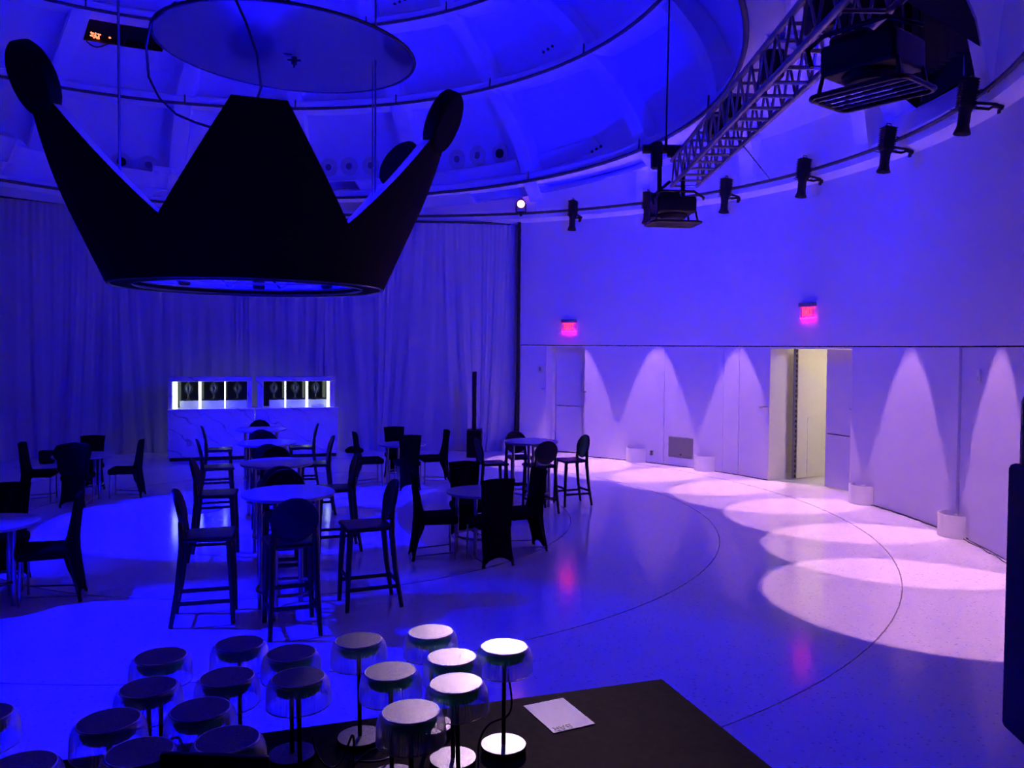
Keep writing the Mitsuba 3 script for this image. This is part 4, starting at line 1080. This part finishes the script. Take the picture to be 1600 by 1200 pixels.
# exit signs
def exit_sign(a, z, lab):
    key = numbered('exit_sign')
    Mx = wallM(a, z)
    put(key + '__housing', moved(rbox([0, 0.105, 0.035], [0.33, 0.065, 0.07], 0.006, 4), Mx), 'hatch_grey')
    put(key + '__panel', moved(grid(np.array([[[x, y, 0.035] for y in (-0.10, 0.072)] for x in (-0.145, 0.145)])), Mx), 'exit_acrylic', False)
    t = meshkit.text_mesh('EXIT', 0.125, 0.004, bold=True)
    b = t.bounds
    t.apply_translation([-(b[0, 0] + b[1, 0]) / 2, -0.07 - b[0, 1], 0.037])
    t.apply_scale([0.215 / (b[1, 0] - b[0, 0]), 1.0, 1.0])
    put(key + '__lettering', moved(t, Mx), 'gap_dark', False, emitter=glow((1.7, 0.10, 0.22)))
    put(key + '__panel_edge', moved(box([-0.147, -0.014, 0.037], [0.006, 0.172, 0.006]), Mx), 'exit_edge', False)
    put(key + '__panel_edge_001', moved(box([0.147, -0.014, 0.037], [0.006, 0.172, 0.006]), Mx), 'exit_edge', False)
    put(key + '__lit_edge', moved(box([0, -0.105, 0.034], [0.30, 0.008, 0.010]), Mx), 'gap_dark', False, emitter=glow((50.0, 0.1, 8.0)))
    put(key + '__light_strip', moved(box([0, 0.069, 0.022], [0.28, 0.006, 0.02]), Mx), 'gap_dark', False, emitter=glow((6.0, 0.01, 0.9)))
    tag(key, lab, 'exit sign')
exit_sign(62.75, 2.645, 'red glowing exit sign above the recessed far door')
exit_sign(23.7, 2.81, 'red glowing exit sign above the open lit doorway')

# ------------------------------------------------------------------ foreground: black table, lamps, paper
TZ = 1.135
TC = np.array([0.485, 2.605]); tu = np.array([-0.949, -0.316]); tv = np.array([0.312, -0.950])
ctr = TC + tu * 0.97 + tv * 0.39
FM = np.eye(4); FM[:3, 0] = [-tu[0], -tu[1], 0]; FM[:3, 1] = [-tv[0], -tv[1], 0]; FM[:3, 3] = [ctr[0], ctr[1], 0]
put('black_table__top', moved(rbox([0, 0, TZ - 0.016], [1.94, 0.78, 0.032], 0.004, 4), FM), 'table_black')
put('black_table__skirt', moved(cat([rbox([0, s * 0.37, TZ / 2 - 0.02], [1.90, 0.012, TZ - 0.04], 0.003, 4) for s in (-1, 1)] + [rbox([s * 0.95, 0, TZ / 2 - 0.02], [0.012, 0.74, TZ - 0.04], 0.003, 4) for s in (-1, 1)]), FM), 'black_fabric')
tag('black_table', 'black table in the foreground carrying the small lamps and a sheet', 'table')
pa = [np.array(v) for v in ((0.038, 2.394), (0.159, 2.450), (0.232, 2.278), (0.110, 2.219))]
pc = sum(pa) / 4
px_ = (pa[2] - pa[3]) / np.linalg.norm(pa[2] - pa[3]); py_ = np.array([-px_[1], px_[0]])
PM = np.eye(4); PM[:3, 0] = [*px_, 0]; PM[:3, 1] = [*py_, 0]; PM[:3, 3] = [pc[0], pc[1], TZ + 0.0008]
put('menu_sheet__sheet', moved(box([0, 0, 0.0006], [0.134, 0.188, 0.0012]), PM), 'paper', False)
t = meshkit.text_mesh('BAR', 0.026, 0.0006)
b = t.bounds; t.apply_translation([-(b[0, 0] + b[1, 0]) / 2, -(b[0, 1] + b[1, 1]) / 2, 0]); t.apply_scale([0.056 / (b[1, 0] - b[0, 0]), 0.9, 1])
t.apply_transform(trimesh.transformations.rotation_matrix(PI, [0, 0, 1])); t.apply_translation([-0.030, -0.078, 0.0012])
put('menu_sheet__lettering', moved(t, PM), 'ink', False)
for i in range(5):
    put(numbered('menu_sheet__print_line'), moved(box([0.03, -0.02 + 0.014 * i, 0.0013], [0.045 - 0.004 * (i % 3), 0.0007, 0.0003]), PM), 'scoop_white', False)
tag('menu_sheet', 'white sheet reading BAR upside down lying on the black table', 'sign')

def lamp_parts():
    P = {}
    ht = 0.275
    P['top_cap'] = (lathe([(0.0, ht - 0.006), (0.0585, ht - 0.006), (0.0605, ht - 0.003), (0.0600, ht), (0.0, ht)], 48), 'lamp_metal', 30)
    # ribbed clear shade
    nang = 192
    prof_ = np.array([(0.0590, ht - 0.002), (0.0640, ht - 0.0035), (0.0690, ht - 0.009), (0.0720, ht - 0.018), (0.0735, ht - 0.030), (0.0745, ht - 0.045), (0.0750, ht - 0.062), (0.0757, ht - 0.064)])
    ang = np.arange(nang) * 2 * PI / nang
    V = []
    for j, (r, z) in enumerate(prof_):
        amp = 0.0015 * min(1.0, max(0.0, (j - 2) / 2.0))
        rr = r + amp * np.cos(ang * 64)
        V.append(np.stack([rr * np.cos(ang), rr * np.sin(ang), 0 * ang + z], 1))
    V = np.array(V); V = np.concatenate([V, V[:, :1]], 1)
    P['shade'] = (grid(V, True), 'lamp_glass', True)
    P['shade_rim'] = (lathe([(0.0752 + 0.0012 * math.cos(a), ht - 0.0645 + 0.0012 * math.sin(a)) for a in np.linspace(0, 2 * PI, 7)], 64), 'plate_grey', 60)
    P['cap_rim'] = (lathe([(0.0612 + 0.0018 * math.cos(a), ht - 0.0015 + 0.0018 * math.sin(a)) for a in np.linspace(0, 2 * PI, 9)], 64), 'rim_chrome', 60)
    P['diffuser'] = (lathe([(0.056, ht - 0.007), (0.056, ht - 0.022), (0.050, ht - 0.034), (0.036, ht - 0.040), (0.0, ht - 0.042)], 40), 'lamp_teal', 40)
    P['pole'] = (cyl([0, 0, 0.012], [0, 0, ht - 0.04], 0.0055, 14), 'black_satin', 50)
    P['base'] = (lathe([(0.0, 0.0), (0.058, 0.0), (0.0595, 0.002), (0.0595, 0.0125), (0.0, 0.0125)], 48), 'black_satin', 30)
    P['base_plate'] = (lathe([(0.0595, 0.0125), (0.0590, 0.0140), (0.0, 0.0140)], 48), 'lamp_metal', 30)
    return {k: mikit.ply(m, b, sm) for k, (m, b, sm) in P.items()}
LAMP = lamp_parts()
LP = [(-0.022, 2.133), (-0.224, 2.240), (-0.150, 2.058), (-0.124, 1.896), (-0.292, 1.964), (-0.216, 1.745), (-0.410, 2.171), (-0.505, 1.922), (-0.567, 2.076),
      (-0.722, 2.138), (-0.677, 1.922), (-0.674, 1.747), (-0.566, 1.612), (-0.893, 2.047), (-0.836, 1.860), (-0.842, 1.690), (-0.720, 1.560), (-0.914, 1.500), (-1.121, 1.708)]
LL = ['small table lamp with the brightest top, standing alone at the right by the sheet', 'table lamp farthest back at the right, with a pale pink top', 'table lamp with a pink top just left of the brightest lamp',
      'table lamp with a pink speckled top, in front of the brightest lamp', 'table lamp with a dim mauve top, fifth from the right', 'nearest table lamp of the right group, mauve top and clearly ribbed shade',
      'table lamp with a dim top whose pole and base show, back row centre', 'table lamp with a dark purple top above two poles, centre of the group', 'dark-topped table lamp just behind the centre one',
      'dark-topped table lamp at the back, left of centre', 'dark-topped table lamp in the third row left of the centre one', 'dark-topped table lamp behind the black tablet stand, second row', 'dark-topped table lamp right behind the black tablet stand',
      'dark-topped table lamp farthest back at the left', 'dark-topped table lamp in front of the farthest left back one', 'large-looking dark-topped table lamp at the left in the third row', 'dark-topped table lamp touching the bottom edge, left of the tablet stand',
      'dark-topped table lamp in the bottom left corner', 'table lamp cut off by the left edge of the picture']
tilt = np.random.default_rng(3)
for (x, y), lab in zip(LP, LL):
    key = numbered('table_lamp')
    M_ = T().translate([x, y, TZ + 0.001]).rotate([0, 1, 0], float(-0.8 + tilt.normal() * 0.4)).rotate([0, 0, 1], float(tilt.random() * 360))
    copies(LAMP, key, M_, None)
    tag(key, lab, 'table lamp', 'small table lamps on the black table')
# charging cords between the lamps
def cord(pts, lab, k=[0]):
    key = numbered('charging_cord')
    from scipy.interpolate import CubicSpline
    pts = np.asarray(pts, float)
    q = np.linspace(0, len(pts) - 1, 12 * len(pts))
    put(key, tube(CubicSpline(np.arange(len(pts)), pts)(q), 0.0028, 6), 'black_gloss', 60)
    tag(key, lab, 'cord')
z1 = TZ + 0.004
cord([[-0.013, 2.120, TZ + 0.21], [-0.010, 2.115, TZ + 0.10], [-0.055, 2.10, TZ + 0.085], [-0.085, 2.075, TZ + 0.04], [-0.085, 2.01, z1], [-0.14, 1.97, z1]], 'thin black cord bending down beside the brightest lamp')
cord([[-0.46, 1.86, TZ + 0.16], [-0.43, 1.85, TZ + 0.10], [-0.40, 1.90, TZ + 0.09], [-0.385, 1.95, TZ + 0.12], [-0.38, 1.90, TZ + 0.03], [-0.40, 1.80, z1], [-0.44, 1.76, z1]], 'black cord sticking up in a hook right of the central lamp')
cord([[-0.42, 2.06, z1], [-0.37, 2.03, z1 + 0.012], [-0.33, 2.02, z1 + 0.02], [-0.31, 2.07, z1 + 0.012], [-0.36, 2.08, z1 + 0.018], [-0.40, 2.00, z1], [-0.36, 1.93, z1], [-0.30, 1.88, z1]], 'coiled black cord by the lamp base in the back row centre')
cord([[-0.50, 1.80, z1], [-0.45, 1.77, z1 + 0.03], [-0.42, 1.80, z1 + 0.05], [-0.44, 1.83, z1 + 0.03], [-0.48, 1.80, z1 + 0.02], [-0.43, 1.74, z1], [-0.38, 1.76, z1], [-0.33, 1.72, z1]], 'tangled black cord at the foot of the central lamp')
cord([[-0.18, 1.93, z1], [-0.10, 1.98, z1], [-0.20, 2.02, z1], [-0.24, 1.95, z1], [-0.16, 1.86, z1], [-0.12, 1.83, z1 + 0.012], [-0.09, 1.88, z1]], 'looped black cord under the right group of lamps')
cord([[-0.75, 1.73, TZ + 0.20], [-0.71, 1.725, TZ + 0.215], [-0.67, 1.66, TZ + 0.20], [-0.63, 1.63, TZ + 0.17], [-0.61, 1.63, TZ + 0.06], [-0.62, 1.66, z1]], 'short shiny black cord crossing between dark lamps at the left')
# tablet stand in the near foreground
bc = np.array([-0.545, 1.475])
SM = FM.copy(); SM[:3, 3] = [bc[0], bc[1], TZ]
Rt = trimesh.transformations.rotation_matrix(math.radians(-22), [0, 0, 1])
put('tablet_stand__panel', moved(rbox([0, 0, 0.16], [0.205, 0.018, 0.31], 0.006, 6), SM @ Rt), 'black_satin')
put('tablet_stand__foot', moved(rbox([0, 0.0, 0.006], [0.14, 0.09, 0.012], 0.004, 4), SM @ Rt), 'black_satin')
tag('tablet_stand', 'black upright tablet stand at the bottom edge in front of the lamps', 'tablet stand')

# loudspeaker at the right edge
ls = np.array([1.27, 1.66, 1.33])
LM = trimesh.transformations.translation_matrix(ls) @ trimesh.transformations.rotation_matrix(math.radians(-6), [0, 0, 1])
hb = m3.Manifold.batch_hull([m3.Manifold.sphere(0.045, 12).translate([x, y, z]) for x, y in ((-0.125, -0.10), (0.14, -0.12), (0.14, 0.12), (-0.125, 0.10)) for z in (0.10, 0.76)])
put('loudspeaker__cabinet', moved(from_man(hb), LM), 'black_satin', 50)
put('loudspeaker__base_collar', moved(rbox([0, 0, 0.32], [0.352, 0.31, 0.60], 0.012, 6), LM), 'black_satin')
put('loudspeaker__grille', moved(rbox([0.01, -0.166, 0.42], [0.24, 0.016, 0.56], 0.006, 6), LM), 'black_fabric')
put('loudspeaker__pole', cyl(ls + [0.02, 0, 0.02], [ls[0] + 0.02, ls[1], 0.02], 0.018, 12), 'black_satin')
put('loudspeaker__foot', moved(lathe([(0.0, 0.0), (0.22, 0.0), (0.22, 0.015), (0.03, 0.03), (0.0, 0.03)], 32), trimesh.transformations.translation_matrix([ls[0] + 0.02, ls[1], 0.0])), 'black_satin')
tag('loudspeaker', 'tall black loudspeaker with rounded top at the right edge of the picture', 'speaker')
